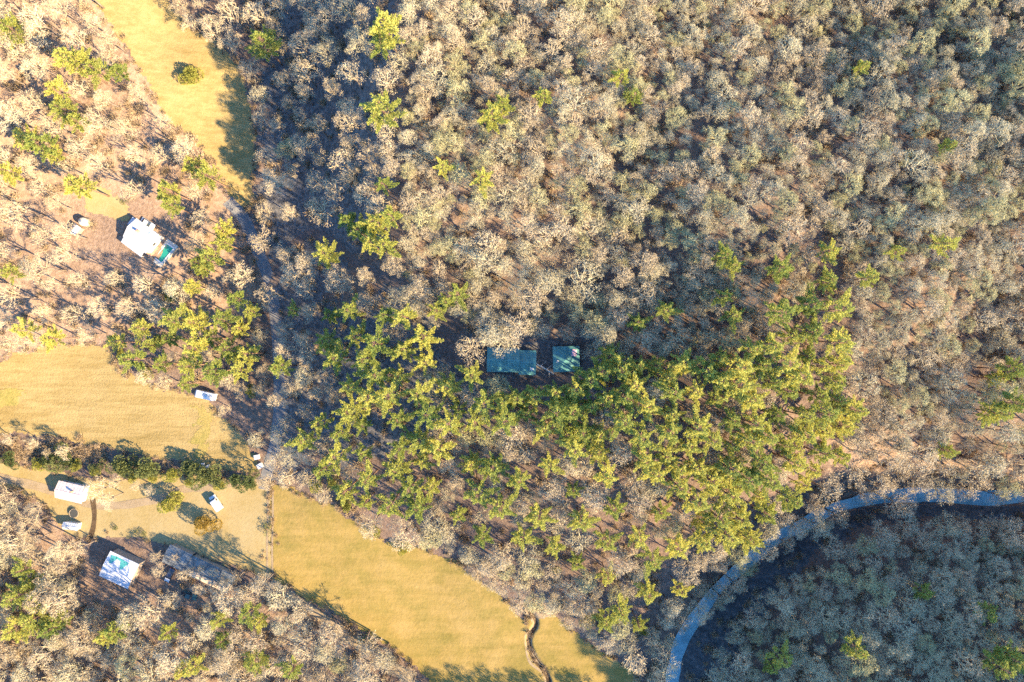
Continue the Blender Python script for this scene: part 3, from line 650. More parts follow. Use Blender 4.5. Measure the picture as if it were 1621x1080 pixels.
x, y, z = G1(117, 813, 0.8); t = empty('trampoline', (x, y, z)); tag(t, 'round dark trampoline on the bare farmyard', 'trampoline')
MB().cyl((0,0,0.82), 1.25, 0.03, 24).build('mat', M['mat_black'], t)
pts = [(1.42*math.cos(a), 1.42*math.sin(a), 0.84) for a in np.linspace(0, 2*math.pi, 25)]
MB().tube(pts, [0.07]*25, 6, cap=False).build('frame', M['wood'], t)
for k in range(6):
    a = k*math.pi/3; MB().tube([(1.4*math.cos(a),1.4*math.sin(a),-0.2),(1.4*math.cos(a),1.4*math.sin(a),0.8)], [0.035]*2, 6).build('leg', M['steel'], t)

# pale fallen trunk between the two blue-green roofs
xa, ya, za = G1(846, 575, 0.5); xb, yb, zb_ = G1(877, 593, 0.5)
lg = empty('fallen_log', ((xa+xb)/2, (ya+yb)/2, (za+zb_)/2)); tag(lg, 'pale fallen tree trunk lying between the two blue-green roofs', 'log')
d = Vector((xb-xa, yb-ya, zb_-za))
MB().tube([-d/2+Vector((0,0,0.25)), Vector((0.2,0.1,0.3)), d/2+Vector((0,0,0.2))], [0.30,0.24,0.12], 8).build('trunk', M['twig_white'], lg)
for k, (t_, sx) in enumerate(((0.1,1),(0.25,-1),(-0.2,1))):
    p0 = d*t_+Vector((0,0,0.3)); MB().tube([p0, p0+Vector((0.5*sx+0.5,0.9*sx,0.35)), p0+Vector((0.9*sx+0.9,1.6*sx,0.4))], [0.1,0.07,0.03], 5).build('branch', M['twig_white'], lg)

# ------------------------------------------------------------------ vegetation prototypes
class TM:
    """fast triangle/quad collector"""
    def __init__(s): s.v = []; s.f = []
    def tri(s, a, b, c): n = len(s.v); s.v += [a, b, c]; s.f.append((n, n+1, n+2))
UP = np.array([0,0,1.0])
def rvec(): 
    v = rng.normal(size=3); return v/np.linalg.norm(v)
def nrm(v): return v/(np.linalg.norm(v)+1e-9)
def blade(tm, p, d, L, w, rough=1.2):
    s = np.cross(d, UP + rvec()*rough); s = s/(np.linalg.norm(s)+1e-9)*w*0.5
    e = p + d*L; m_ = p + d*L*0.45
    n = len(tm.v); tm.v += [tuple(p-s*0.5), tuple(m_-s), tuple(e), tuple(m_+s)]; tm.f.append((n, n+1, n+2, n+3))

def bare_proto(h, r, ntuft, twigs=115, nb=5, dead=False):
    tr = MB(); cr = TM(); lb = MB()
    lean = rng.normal(size=2)*0.03*h
    spine = [np.array([lean[0]*t*t + rng.normal()*0.08, lean[1]*t*t + rng.normal()*0.08, h*0.86*t]) for t in np.linspace(0, 1, 6)]
    spine[0][2] = -0.8
    tr.tube(spine, [0.30*h/16, 0.25*h/16, 0.21*h/16, 0.16*h/16, 0.10*h/16, 0.05*h/16], 7)
    def sp(t):
        k = min(4, int(t*5)); f = t*5-k; return spine[k]*(1-f)+spine[k+1]*f
    limbs = []; nl = int(rng.integers(5, 8)); a0 = rng.uniform(0, 6.28)
    for i in range(nl):
        a = a0 + 6.28*i/nl + rng.normal()*0.25; t0 = rng.uniform(0.45, 0.75); rr = r*rng.uniform(0.45, 0.7)
        p0 = sp(t0); p3 = np.array([spine[-1][0]+rr*math.cos(a), spine[-1][1]+rr*math.sin(a), h*rng.uniform(0.74, 0.86)])
        p1 = p0*0.65+p3*0.35+UP*-0.02*h; p2 = p0*0.3+p3*0.7+UP*-0.01*h
        L = [p0, p1, p2, p3]; limbs.append(L); tr.tube(L if dead else L[:2], ([0.15, 0.12, 0.1, 0.07] if dead else [0.15*h/16, 0.12*h/16]), 5, cap=False); lb.tube(L, [0.13*h/16, 0.12*h/16, 0.10*h/16, 0.07*h/16], 5, cap=False)
    limbs.append([spine[3], spine[4], spine[4]*0.5+spine[5]*0.5, spine[5]])
    # irregular dome of twig tufts
    lob = [rng.uniform(0.5, 1.3) for _ in range(7)]; lp = rng.uniform(0, 6.28)
    pts = []
    for k in range(ntuft):
        best = None
        for _ in range(5):
            a = rng.uniform(0, 6.28); q = math.sqrt(rng.uniform(0, 1)); f = lob[int(((a+lp) % 6.283)/6.284*7)]
            c = np.array([r*q*f*math.cos(a), r*q*f*math.sin(a)])
            dmin = min([np.linalg.norm(c-p[:2]) for p in pts], default=9)
            if best is None or dmin > best[0]: best = (dmin, c, q)
        c, q = best[1], best[2]
        zc = h*(0.70+0.24*(1-q*q)) + rng.normal()*0.05*h
        pts.append(np.array([c[0], c[1], zc]))
    for c in pts:
        c = c + np.array([spine[-1][0], spine[-1][1], 0])
        src = min((p for L in limbs for p in L[1:]), key=lambda p: np.linalg.norm(p-c+UP*0.12*h))
        mid = src*0.5+c*0.5-UP*0.3
        lb.tube([src, mid, c], [0.08, 0.065, 0.05], 3, cap=False)
        if dead: tr.tube([src, mid, c], [0.08, 0.065, 0.03], 3, cap=False); continue
        out = nrm(np.array([c[0], c[1], 0.0])+1e-6)*min(1, np.linalg.norm(c[:2])/r)
        R = r*rng.uniform(0.18, 0.33); hub = c - UP*0.35*R
        ax = nrm(UP*0.8+out*0.6)
        for _ in range(nb):
            d = nrm(ax*0.7+rvec()*0.8); lb.tube([hub-UP*0.2*R, hub+d*R*0.8], [0.05, 0.03], 3, cap=False)
        for _ in range(twigs):
            n_ = rvec(); q = float(n_ @ ax)
            if q < -0.25: n_ = nrm(n_-2*q*ax)
            rad = R*rng.uniform(0.55, 1.08); p = hub+n_*rad*np.array([1, 1, 0.85])
            d = nrm(n_*0.75+rvec()*0.8); sd = np.cross(d, n_+rvec()*0.6); w = rng.uniform(0.06, 0.105); L = rng.uniform(0.32, 0.78)
            sd = sd/(np.linalg.norm(sd)+1e-9)*w*0.5; m_ = p+d*L*0.5; e = p+d*L
            k = len(cr.v); cr.v += [tuple(p-sd*0.5), tuple(m_-sd), tuple(e), tuple(m_+sd)]; cr.f.append((k, k+1, k+2, k+3))
    n = len(cr.v); cr.v += [tuple(p) for p in lb.v]; cr.f += [tuple(i+n for i in f) for f in lb.f]
    return tr, cr

def pine_proto(h, r, nwh=9, top=1.0):
    tr = MB(); cr = TM(); ln = rng.normal(size=2)*0.012*h
    spine = [np.array([ln[0]*t, ln[1]*t, h*t]) for t in np.linspace(0, 1, 7)]; spine[0][2] = -0.8
    tr.tube(spine, [0.26,0.22,0.19,0.16,0.12,0.07,0.02], 7)
    z0 = rng.uniform(0.55, 0.66); amaj = rng.uniform(0, 6.28); na = int(rng.integers(6, 9)); arms = [amaj+6.28*i/na+rng.normal()*0.16 for i in range(na)]; alen = [rng.uniform(0.62, 1.2) for _ in range(na)]
    def tuft(p, d, s, n=9):
        for _ in range(n):
            dd = nrm(d*0.9+rvec()*0.75+UP*0.2); blade(cr, p, dd, s*rng.uniform(0.7, 1.2), 0.15, 0.8)
    for k in range(nwh):
        f = k/(nwh-1); z = h*(z0+(0.96-z0)*f); prof = (0.55+0.45*math.sin(math.pi*min(1, f*1.7)))*(1-f**1.7*0.78)
        for i in range(na):
            if rng.uniform() < 0.34: continue
            a = arms[i]+rng.normal()*0.10+f*0.25; L = r*prof*alen[i]*rng.uniform(0.75, 1.15)*(1+0.12*math.cos(a-amaj))+0.3
            rise = rng.uniform(-0.02, 0.22)+0.5*f
            base = np.array([ln[0]*z/h, ln[1]*z/h, z]); dirh = np.array([math.cos(a), math.sin(a), 0]); side = np.cross(dirh, UP)
            P = lambda t: base + dirh*L*t + UP*(rise*L*(t**1.6)) + side*0.08*L*math.sin(3*t)
            pts = [P(t) for t in (0, 0.35, 0.7, 1.0)]
            tr.tube(pts, [0.07, 0.05, 0.035, 0.012], 3, cap=False)
            m_ = max(2, int(L/0.42))
            for j in range(m_):
                t = 0.22+0.78*(j+1)/m_; p = P(t)
                tuft(p, nrm(dirh+UP*0.25), 0.60, 9)
                for sg in (-1, 1):
                    if t < 0.97 and rng.uniform() < 0.75:
                        wd = 0.115*L*math.sin(math.pi*min(1, 0.25+t*0.75))*rng.uniform(0.6, 1.3)
                        tuft(p+side*sg*wd+dirh*0.2+UP*0.05, nrm(dirh*0.8+side*sg*0.6+UP*0.2), 0.52, 7)
    tuft(np.array([ln[0], ln[1], h*0.97]), UP, 0.8, 20)
    return tr, cr

def bush_proto(h, r, n=700, leaf=0.5):
    tr = MB(); cr = TM()
    tr.tube([(0,0,-0.4),(0.05,0.03,h*0.4),(0,0,h*0.8)], [0.12,0.09,0.03], 6)
    lobes = [np.array([rng.normal()*r*0.4, rng.normal()*r*0.4, h*rng.uniform(0.35, 0.75)]) for _ in range(7)]
    for k in range(n):
        c = lobes[k % 7]; d = rvec(); rad = r*0.55*rng.uniform(0.6, 1.0)**0.5
        p = c + d*np.array([rad, rad, h*0.28]); p[2] = max(0.1, p[2]); blade(cr, p, nrm(d+rvec()*0.6+UP*0.2), leaf*rng.uniform(0.7, 1.3), leaf*0.45)
    return tr, cr

def brush_proto(h, r, n=70):
    cr = TM()
    for k in range(n):
        a = rng.uniform(0, 6.28); q = r*0.5*math.sqrt(rng.uniform()); p = np.array([q*math.cos(a), q*math.sin(a), -0.05])
        d = nrm(np.array([math.cos(a)*q, math.sin(a)*q, 0])*0.9/r+UP*0.8+rvec()*0.5); L = h*rng.uniform(0.5, 1.1)
        blade(cr, p, d, L, 0.10)
        for _ in range(3):
            t = rng.uniform(0.3, 1); blade(cr, p+d*L*t, nrm(d+rvec()*0.8), L*0.4, 0.08)
    return None, cr

def to_mesh(tm, name, mat, smooth=False):
    me = bpy.data.meshes.new(name); me.from_pydata([tuple(v) for v in tm.v], [], tm.f); me.materials.append(mat); me.update()
    if smooth: me.polygons.foreach_set("use_smooth", [True]*len(me.polygons))
    return me

BARE = []   # (trunk mesh, crown mesh, tint word, crown radius, crown height)
for tint, mat, k in (('pinkish-tan', 'twig_tan', 6), ('grey-beige', 'twig_grey', 4), ('olive-beige', 'twig_olive', 2)):
    for i in range(k):
        h_ = rng.uniform(14, 18); r_ = rng.uniform(3.4, 4.1)
        if tint == 'pinkish-tan' and i >= 4: tr, cr = bare_proto(h_, r_, int(rng.integers(20, 26)), twigs=34, nb=7)
        else: tr, cr = bare_proto(h_, r_*rng.uniform(0.92, 1.1), int(rng.integers(19, 33)), twigs=int(rng.choice([38, 60, 75, 85])))
        BARE.append((to_mesh(tr, 'trunk', M['bark'], True), to_mesh(cr, 'crown', M[mat]), tint, r_, h_*0.86))
PINE = []
for i in range(6):
    h_ = rng.uniform(18, 23); r_ = rng.uniform(3.7, 4.6)
    tr, cr = pine_proto(h_, r_, int(rng.integers(8, 11)))
    PINE.append((to_mesh(tr, 'trunk', M['pine_bark'], True), to_mesh(cr, 'crown', M['needle']), 'yellow-green', r_, h_*0.85))

# ------------------------------------------------------------------ where trees stand
def pin(p, poly):
    x, y = p; r = False; n = len(poly); j = n-1
    for i in range(n):
        xi, yi = poly[i]; xj, yj = poly[j]
        if (yi > y) != (yj > y) and x < (xj-xi)*(y-yi)/(yj-yi)+xi: r = not r
        j = i
    return r
OPEN = [MEADOW_A, MEADOW_B, YARD_C, FIELD_D, FIELD_E,
        [(135,300),(175,300),(205,330),(200,352),(165,345),(130,330)],
        [(150,330),(290,330),(290,425),(150,425)], [(105,335),(140,335),(140,380),(105,380)],
        [(765,545),(935,535),(940,612),(770,608)], [(690,500),(735,500),(752,560),(775,590),(690,565)],
        [(140,860),(225,860),(252,945),(215,968),(140,945)], [(262,872),(300,888),(295,902),(258,890)], [(330,905),(362,918),(355,928),(325,918)], [(288,935),(312,935),(312,950),(288,950)],[(258,903),(280,903),(280,922),(258,922)],
        [(-30,698),(100,704),(250,728),(250,752),(100,742),(-30,730)],
        [(245,738),(410,752),(410,775),(245,765)], [(345,610),(425,640),(425,690),(370,680)], [(305,614),(345,618),(345,640),(305,634)]]
BUILT = [[(185,348),(285,385),(258,420),(180,382)], [(772,552),(850,552),(850,594),(772,592)], [(876,548),(920,548),(920,592),(876,592)],
         [(150,872),(222,890),(200,938),(150,915)], [(82,760),(118,770),(116,800),(82,790)], [(95,822),(128,822),(128,842),(95,842)], [(305,616),(345,620),(345,636),(305,632)], [(398,716),(418,716),(418,745),(398,745)], [(312,730),(336,730),(336,746),(312,746)], [(328,782),(356,782),(356,812),(328,812)]]
ROADS = [(spline(p, 10), w) for p, w in (
    ([(360,318),(385,345),(405,390),(425,440),(436,500),(441,570),(442,640),(436,700),(424,745)], 13),
    ([(430,455),(455,400),(490,372),(525,382),(560,412),(610,438),(660,462),(700,500)], 11),
    ([(735,560),(780,545),(840,535),(885,533),(925,548)], 7),
    ([(428,922),(470,950),(520,985),(560,1015),(610,1045),(660,1085)], 9))]
STREAM_S = spline(STREAM_PX, 14)

class Darts:
    def __init__(s): s.g = {}; s.c = 64
    def ok(s, u, v, r):
        i, j = int(u//s.c), int(v//s.c)
        for a in (i-1, i, i+1):
            for b in (j-1, j, j+1):
                for (x, y, q) in s.g.get((a, b), ()):
                    if (x-u)**2+(y-v)**2 < (0.5*(r+q))**2: return False
        return True
    def put(s, u, v, r): s.g.setdefault((int(u//s.c), int(v//s.c)), []).append((u, v, r))
darts = Darts()
trees = []   # dict(kind, u, v (crown pixel), scale, var)

PINES_AT = [(610,38,1.25),(602,62,1.0),(600,165,1.15),(415,65,1.1),(778,178,.9),(795,165,.7),(100,88,1.1),(122,95,.9),(150,108,.9),(185,112,.8),(60,225,1.1),(80,245,.8),(115,290,1.1),(30,215,.8),(95,170,.9),(85,140,.8),(120,190,.8),
 (262,300,1.0),(268,325,.9),(300,258,.9),(325,278,1.0),(348,362,.9),(352,385,.9),(330,408,1.0),(310,415,.8),(318,425,.7),(30,520,.9),(78,535,.9),(10,430,.8),(10,40,.9),(8,270,.9),(300,455,.8),(370,475,.9),(512,402,.95),(725,465,.9),(705,478,.8),(690,492,.8),(462,492,.6),(520,498,.75),(607,500,.85),
 (548,350,.9),(565,365,.95),(590,350,.9),(615,342,.9),(585,385,.9),(608,385,.9),(765,280,.85),(605,290,.7),(440,582,1.0),(480,700,1.0),(700,262,.7),(985,120,.7),(1005,150,.6),(860,150,.7),(1150,405,.8),(1165,420,.7),(1500,385,.8),(1380,438,.8),(1425,398,.6),(1368,105,.6),(1505,230,.6),(1590,655,1.0),(1610,640,1.0),(1570,660,.8),(1605,585,.9),(1585,600,.7),(1360,1030,1.0),(1240,1045,.9),(1222,1058,.7),(1465,938,.7),(1590,1060,1.1),(1610,1045,1.0),(1570,975,.7),(1055,490,.8),(1010,510,.8),(1165,500,.8),(1150,470,.7),(1500,715,.8),(1210,580,.9),
 (20,950,1.0),(45,985,1.0),(75,1000,.9),(15,1000,1.0),(95,985,.8),(180,1000,.9),(165,1010,.8),(262,1005,.8),(390,975,.9),(345,985,.8),(300,1060,.9),(285,1065,.8),(400,1050,.9),(460,1065,.9),(30,905,.8),(45,925,.7),(350,1015,.8),(410,985,.7),
 (780,740,1.0),(1360,650,1.0),(1190,855,1.0),(1115,860,1.0),(985,970,1.0),(960,985,.9),(848,628,1.0),(880,622,.95),(912,616,1.0),(936,604,1.05),(818,632,.9),(953,588,1.0),(965,565,.9),(795,640,.9)]
PINE_ZONES = [ # polygon, spacing px
 ([(1060,620),(1150,560),(1240,530),(1300,500),(1345,530),(1330,600),(1345,650),(1335,740),(1280,780),(1200,845),(1130,870),(1090,810),(1050,760),(1000,720),(985,640)], 28),
 ([(690,655),(740,640),(790,625),(900,618),(955,590),(1060,560),(1130,600),(1000,650),(960,720),(900,720),(840,670),(760,668),(700,690)], 26),
 ([(500,470),(600,480),(690,530),(755,600),(700,690),(685,800),(640,815),(560,795),(520,770),(470,700),(520,640)], 32),
 ([(780,720),(900,740),(1000,760),(1080,850),(1100,960),(1000,1000),(940,930),(860,870),(760,850),(640,825),(700,760)], 42),
 ([(165,530),(300,500),(390,480),(420,510),(410,570),(390,600),(290,615),(220,590)], 27),
 ([(1230,400),(1330,380),(1350,500),(1300,510),(1240,530)], 44),
]
CROWN_OFF_BUILT = [(np.array(p), 8) for p in BUILT]
_RU = np.arange(-150, 1772, 3.0); _RV = np.arange(-150, 1231, 3.0); _MU, _MV = np.meshgrid(_RU, _RV)
_m = np.zeros(_MU.shape, bool)
for p in OPEN: _m |= inside(_MU, _MV, p)
R_OPEN = _m.tolist()
_d = np.minimum.reduce([seg_dist(_MU, _MV, np.array(p+[p[0]], float)) for p in OPEN]); R_OPEND = np.where(_m, -_d, _d).tolist()
R_ROAD = np.minimum.reduce([seg_dist(_MU, _MV, s_)-w for s_, w in ROADS]).tolist()
_sd = seg_dist(_MU, _MV, STREAM_S); R_STREAM = _sd.tolist()
_far = inside(_MU, _MV, [tuple(p) for p in STREAM_S]+[(1900,1300),(1900,780)])
R_BANK = np.where(_far, _sd-np.where(_MU > 1280, 26, 46), _sd-np.where(_MV > 950, 24, 11)).tolist()   # bare bank: wider on the far side
_b = np.full(_MU.shape, 1e9)
for p in BUILT:
    q = np.array(p+[p[0]], float); _b = np.minimum(_b, np.where(inside(_MU, _MV, p), 0.0, seg_dist(_MU, _MV, q)))
R_BUILT = _b.tolist()
def rast(R, u, v): return R[min(max(int(round((v+150)/3)), 0), len(_RV)-1)][min(max(int(round((u+150)/3)), 0), len(_RU)-1)]
def near_built(u, v, m_): return rast(R_BUILT, u, v) < m_

def try_tree(kind, u, v, scale, var, spacing, forced=False):
    proto = (PINE if kind == 'pine' else BARE)[var]
    if kind == 'bare' and not forced and pin((u, v), [(185,930),(235,880),(350,945),(300,1000),(230,985)]): scale *= 0.55
    hc = proto[4]*scale
    x, y, z = G1(u, v, hc)
    bu, bv = project(x, y, z)
    rp = proto[3]*scale/GSD*CAM_H/(CAM_H-z-hc)
    if not forced:
        if not darts.ok(u, v, spacing): return False
        if rast(R_OPEND, bu, bv) < -7 or rast(R_OPEND, u, v) < rp*0.5 or rast(R_ROAD, bu, bv) < 0 or rast(R_BANK, bu, bv) < 0: return False
        if near_built(u, v, rp*0.72): return False
        if near_built(bu, bv, 8): return False
    darts.put(u, v, spacing)
    trees.append(dict(kind=kind, u=u, v=v, s=scale, var=var, x=x, y=y, z=z, bu=bu, bv=bv, rp=rp, rz=random.uniform(0, 6.28)))
    return True

for u, v, s_ in PINES_AT:
    if s_ > 0: try_tree('pine', u, v, s_, random.randrange(6), 24*s_, forced=not near_built(u, v, 12))
for poly, sp in PINE_ZONES:
    p = np.array(poly, float); u0, v0 = p.min(0); u1, v1 = p.max(0)
    for _ in range(int((u1-u0)*(v1-v0)/sp/sp*12)):
        u, v = random.uniform(u0, u1), random.uniform(v0, v1)
        if pin((u, v), p): try_tree('pine', u, v, random.uniform(0.72, 1.15), random.randrange(6), sp)
n_pine = len(trees)

def zone_of(u, v):
    if u < 430 and v < 560: return 'sunny'
    if u < 720 and v > 840 and v > 800+(u-330)*0.45: return 'farmwood'
    if u < 640 and v < 800: return 'bank'
    if rast(R_STREAM, u, v) < 70 and v < 900 and u > 1150: return 'stream'
    if v > 1850-0.83*u or (u > 1330 and v > 800): return 'across'
    if v > 600 and u < 1400: return 'pines'
    if (u-850)**2+(v-560)**2 < 230**2: return 'hollow'
    if u > 1350 and v > 480: return 'ravine'
    if u < 1000: return 'crest'
    return 'hilltop'
ZONE = {
 'sunny': ((0.8,0.17,0.03), 44, (0.5,0.8)), 'farmwood': ((0.55,0.4,0.05), 31, (0.68,0.98)), 'bank': ((0.75,0.2,0.05), 36, (0.5,0.85)),
 'stream': ((0.5,0.4,0.1), 27, (0.7,0.95)), 'across': ((0.2,0.65,0.15), 23, (0.45,0.95)), 'pines': ((0.5,0.35,0.15), 27, (0.62,0.95)),
 'hollow': ((0.3,0.5,0.2), 24, (0.5,0.98)), 'ravine': ((0.35,0.45,0.2), 22, (0.42,0.9)), 'crest': ((0.3,0.4,0.3), 20, (0.42,0.85)), 'hilltop': ((0.25,0.45,0.3), 19, (0.38,0.82))}
BYTINT = {0: [0,1,2,3], 1: [6,7,8,9], 2: [10,11]}
BARE_AT = [(285,118,0),(745,552,1.0),(775,530,1.05),(800,538,.95),(820,520,1.0),(962,530,.95),(148,778,.95),(170,790,.7),(338,932,.6),(240,882,.5),(288,912,.6),(312,935,.6),(250,905,.6),(300,905,.45),(335,908,.5),(356,922,.5),(275,884,.42),(318,900,.4),(372,918,.6),(50,706,.55),(8,700,.5),(100,712,.62),(75,716,.4),(180,765,.6),(215,770,.5),(235,778,.45)]
for u, v, s_ in BARE_AT:
    if s_ > 0: try_tree('bare', u, v, s_, random.choice([0,1,6,7] if v < 690 else [4,5]), 28, forced=True)
mg = 190
for _ in range(170000):
    u, v = random.uniform(-mg, 1621+mg), random.uniform(-mg, 1080+mg)
    zn = zone_of(u, v); pt, sp, (s0, s1) = ZONE[zn]
    sp *= (0.72+0.56*random.random()**1.4)*(1+0.22*float(noise2(u, v, 0.018, 40)))
    if zn == 'bank' and u > 455 and v < 480 and random.random() < 0.8: continue
    if not darts.ok(u, v, sp): continue
    s_ = random.uniform(s0, s1)*min(1.25, (sp/23)**0.7)
    ti = random.choices((0,1,2), pt)[0]
    vr = random.choice(BYTINT[ti])
    if random.random() < {'sunny': 0.6, 'farmwood': 0.45, 'bank': 0.25, 'stream': 0.3}.get(zn, 0.08): vr = random.choice((4, 5)); s_ *= 1.12
    try_tree('bare', u, v, s_, vr, sp)

# ------------------------------------------------------------------ labels and objects for the trees
ZP = {'sunny': 'on the sunlit hillside around the white-roofed house', 'farmwood': 'in the wood behind the long grey shed', 'bank': 'on the shaded bank beside the valley lane',
 'stream': 'on the sunny bank above the stream', 'across': 'on the blue-shaded slope across the stream', 'pines': 'among the pines below the blue-green roofs',
 'hollow': 'on the slope around the blue-green roofs', 'ravine': 'in the ravine between the hilltop and the stream', 'crest': 'on the hill crest above the valley lane', 'hilltop': 'in the wide bare wood on the hilltop'}
LAND = {'swimming pool': (262,402), 'white-roofed house': (215,375), 'silver car': (233,353), 'cream water tank': (128,350), 'white travel trailer': (325,626), 'white panel van': (342,796),
 'white-roofed barn': (186,904), 'pinkish-roofed cottage': (109,780), 'trampoline': (117,812), 'long grey shed': (312,903), 'dark green pickup': (299,943), 'navy car': (268,911),
 'blue-green roofed house': (811,571), 'blue-green roofed garage': (897,569), 'fallen pale trunk': (861,584), 'bleached dead tree': (706,680), 'upper end of the ditch': (834,962)}
LANDW = {k: G1(*p)[:2] for k, p in LAND.items()}
KW = {'bare': 'bare hardwood', 'pine': 'pine'}
inframe = [t for t in trees if -5 < t['u'] < 1626 and -5 < t['v'] < 1085]
for kind in ('bare', 'pine'):
    ts = [t for t in inframe if t['kind'] == kind]
    for nm_, (lx, ly) in LANDW.items():
        t = min(ts, key=lambda t: (t['x']-lx)**2+(t['y']-ly)**2)
        if 'near' not in t and (t['x']-lx)**2+(t['y']-ly)**2 < 30**2: t['near'] = nm_
    ts.sort(key=lambda t: ('near' not in t, -t['rp']))
    for t in ts[:300]: t['own'] = True
rest = [t for t in trees if 'own' not in t]
PROTO_OBJ = {}
def place_of(u, v, kind):
    zn = zone_of(u, v)
    if kind == 'pine':
        if zn == 'pines' and u > 1050: return 'in the dense pine stand above the stream bend'
        if zn in ('pines', 'hollow') and v < 730 and u > 690: return 'in the pine belt just below the blue-green roofs'
        if zn in ('pines', 'bank') and u < 760: return 'on the slope between the valley lane and the blue-green roofs'
        if zn == 'pines': return 'in the wood between the pine belt and the golden field'
        if zn == 'sunny' and v > 440: return 'in the grove above the hay meadow'
        if zn == 'sunny' and v < 230: return 'on the hillside beside the tan hay clearing'
    if zn == 'hilltop': return 'in the bare wood at the head of the ravine' if v > 330 else 'on the top of the big wooded hill' if u > 1280 else 'on the broad shoulder of the big wooded hill'
    if zn == 'crest': return 'on the crest above the deepest shade of the valley lane' if u < 780 else 'in the bare wood above the blue-green roofs'
    if zn == 'pines': return 'between the golden field and the pine belt' if u < 900 else 'under the dense pines above the stream bend'
    if zn == 'sunny': return 'beside the tan hay clearing' if v < 230 else 'on the slope between the white-roofed house and the hay meadow' if v > 400 else 'on the sunlit hillside around the white-roofed house'
    return ZP[zn]
def place_tree(t):
    kind = t['kind']; P_ = (PINE if kind == 'pine' else BARE)[t['var']]
    e_ = empty('pine_tree' if kind == 'pine' else 'bare_tree', (t['x'], t['y'], t['z']), t['rz']); e_.scale = (t['s'],)*3
    zp = place_of(t['bu'], t['bv'], kind)
    size = 'very broad' if t['rp'] > 23 else 'broad' if t['rp'] > 18 else 'narrow'
    word = P_[2]
    if 'near' in t: lab = f"{word} {KW[kind]} standing closest to the {t['near']}"
    else: lab = f"{size} {word} {KW[kind]} {zp}"
    grp = ('bare hardwoods ' if kind == 'bare' else 'pines ') + zp
    tag(e_, lab, 'tree' if kind == 'bare' else 'pine tree', grp)
    for nm_, me in (('trunk', P_[0]), ('crown', P_[1])):
        o = bpy.data.objects.new(nm_, me); link(o, e_)
        PROTO_OBJ.setdefault((kind, t['var'], nm_), o)
for t in trees:
    if 'own' in t: place_tree(t)
for kind, n_ in (('bare', len(BARE)), ('pine', len(PINE))):
    for k in range(n_):
        if (kind, k, 'crown') not in PROTO_OBJ:
            c = [t for t in rest if t['kind'] == kind and t['var'] == k]
            if c: c[0]['own'] = True; place_tree(c[0])
rest = [t for t in trees if 'own' not in t]

def scatter(name, items, protos, label, cat):
    """items: (x, y, z, rz, scale, variant); protos: variant -> list of source objects. One object that stands for an uncountable mass."""
    me = bpy.data.meshes.new(name); n = len(items); A = np.array(items, float)
    me.vertices.add(n); me.vertices.foreach_set("co", A[:, :3].astype(np.float32).ravel())
    for nm_, col in (('rz', 3), ('sc', 4), ('var', 5)):
        at = me.attributes.new(nm_, 'FLOAT', 'POINT'); at.data.foreach_set('value', A[:, col].astype(np.float32))
    o = bpy.data.objects.new(name, me); link(o); tag(o, label, cat, kind='stuff')
    ng = bpy.data.node_groups.new(name, 'GeometryNodeTree')
    ng.interface.new_socket('Geometry', in_out='INPUT', socket_type='NodeSocketGeometry'); ng.interface.new_socket('Geometry', in_out='OUTPUT', socket_type='NodeSocketGeometry')
    N = ng.nodes; L = ng.links; gi = N.new('NodeGroupInput'); go = N.new('NodeGroupOutput'); jn = N.new('GeometryNodeJoinGeometry')
    mp = N.new('GeometryNodeMeshToPoints'); L.new(gi.outputs[0], mp.inputs[0])
    def attr(nm_):
        a = N.new('GeometryNodeInputNamedAttribute'); a.data_type = 'FLOAT'; a.inputs[0].default_value = nm_; return a.outputs[0]
    rz, sc, va = attr('rz'), attr('sc'), attr('var')
    cx_ = N.new('ShaderNodeCombineXYZ'); L.new(rz, cx_.inputs[2]); cs = N.new('ShaderNodeCombineXYZ')
    for k in range(3): L.new(sc, cs.inputs[k])
    for k, objs in protos.items():
        cmp_ = N.new('ShaderNodeMath'); cmp_.operation = 'COMPARE'; cmp_.inputs[1].default_value = k; cmp_.inputs[2].default_value = 0.4; L.new(va, cmp_.inputs[0])
        for ob in objs:
            oi = N.new('GeometryNodeObjectInfo'); oi.transform_space = 'ORIGINAL'; oi.inputs[0].default_value = ob; oi.inputs['As Instance'].default_value = True
            ip = N.new('GeometryNodeInstanceOnPoints'); L.new(mp.outputs[0], ip.inputs['Points']); L.new(cmp_.outputs[0], ip.inputs['Selection'])
            L.new(oi.outputs['Geometry'], ip.inputs['Instance']); L.new(cx_.outputs[0], ip.inputs['Rotation']); L.new(cs.outputs[0], ip.inputs['Scale'])
            L.new(ip.outputs[0], jn.inputs[0])
    L.new(jn.outputs[0], go.inputs[0])
    md = o.modifiers.new('scatter', 'NODES'); md.node_group = ng
    return o
items = []; protos = {}
for t in rest:
    k = t['var'] + (100 if t['kind'] == 'pine' else 0)
    items.append((t['x'], t['y'], t['z'], t['rz'], t['s'], k)); protos[k] = [PROTO_OBJ[(t['kind'], t['var'], nm_)] for nm_ in ('trunk', 'crown')]
scatter('woodland', items, protos, 'mass of smaller bare grey and tan hardwoods covering the hills', 'woodland')

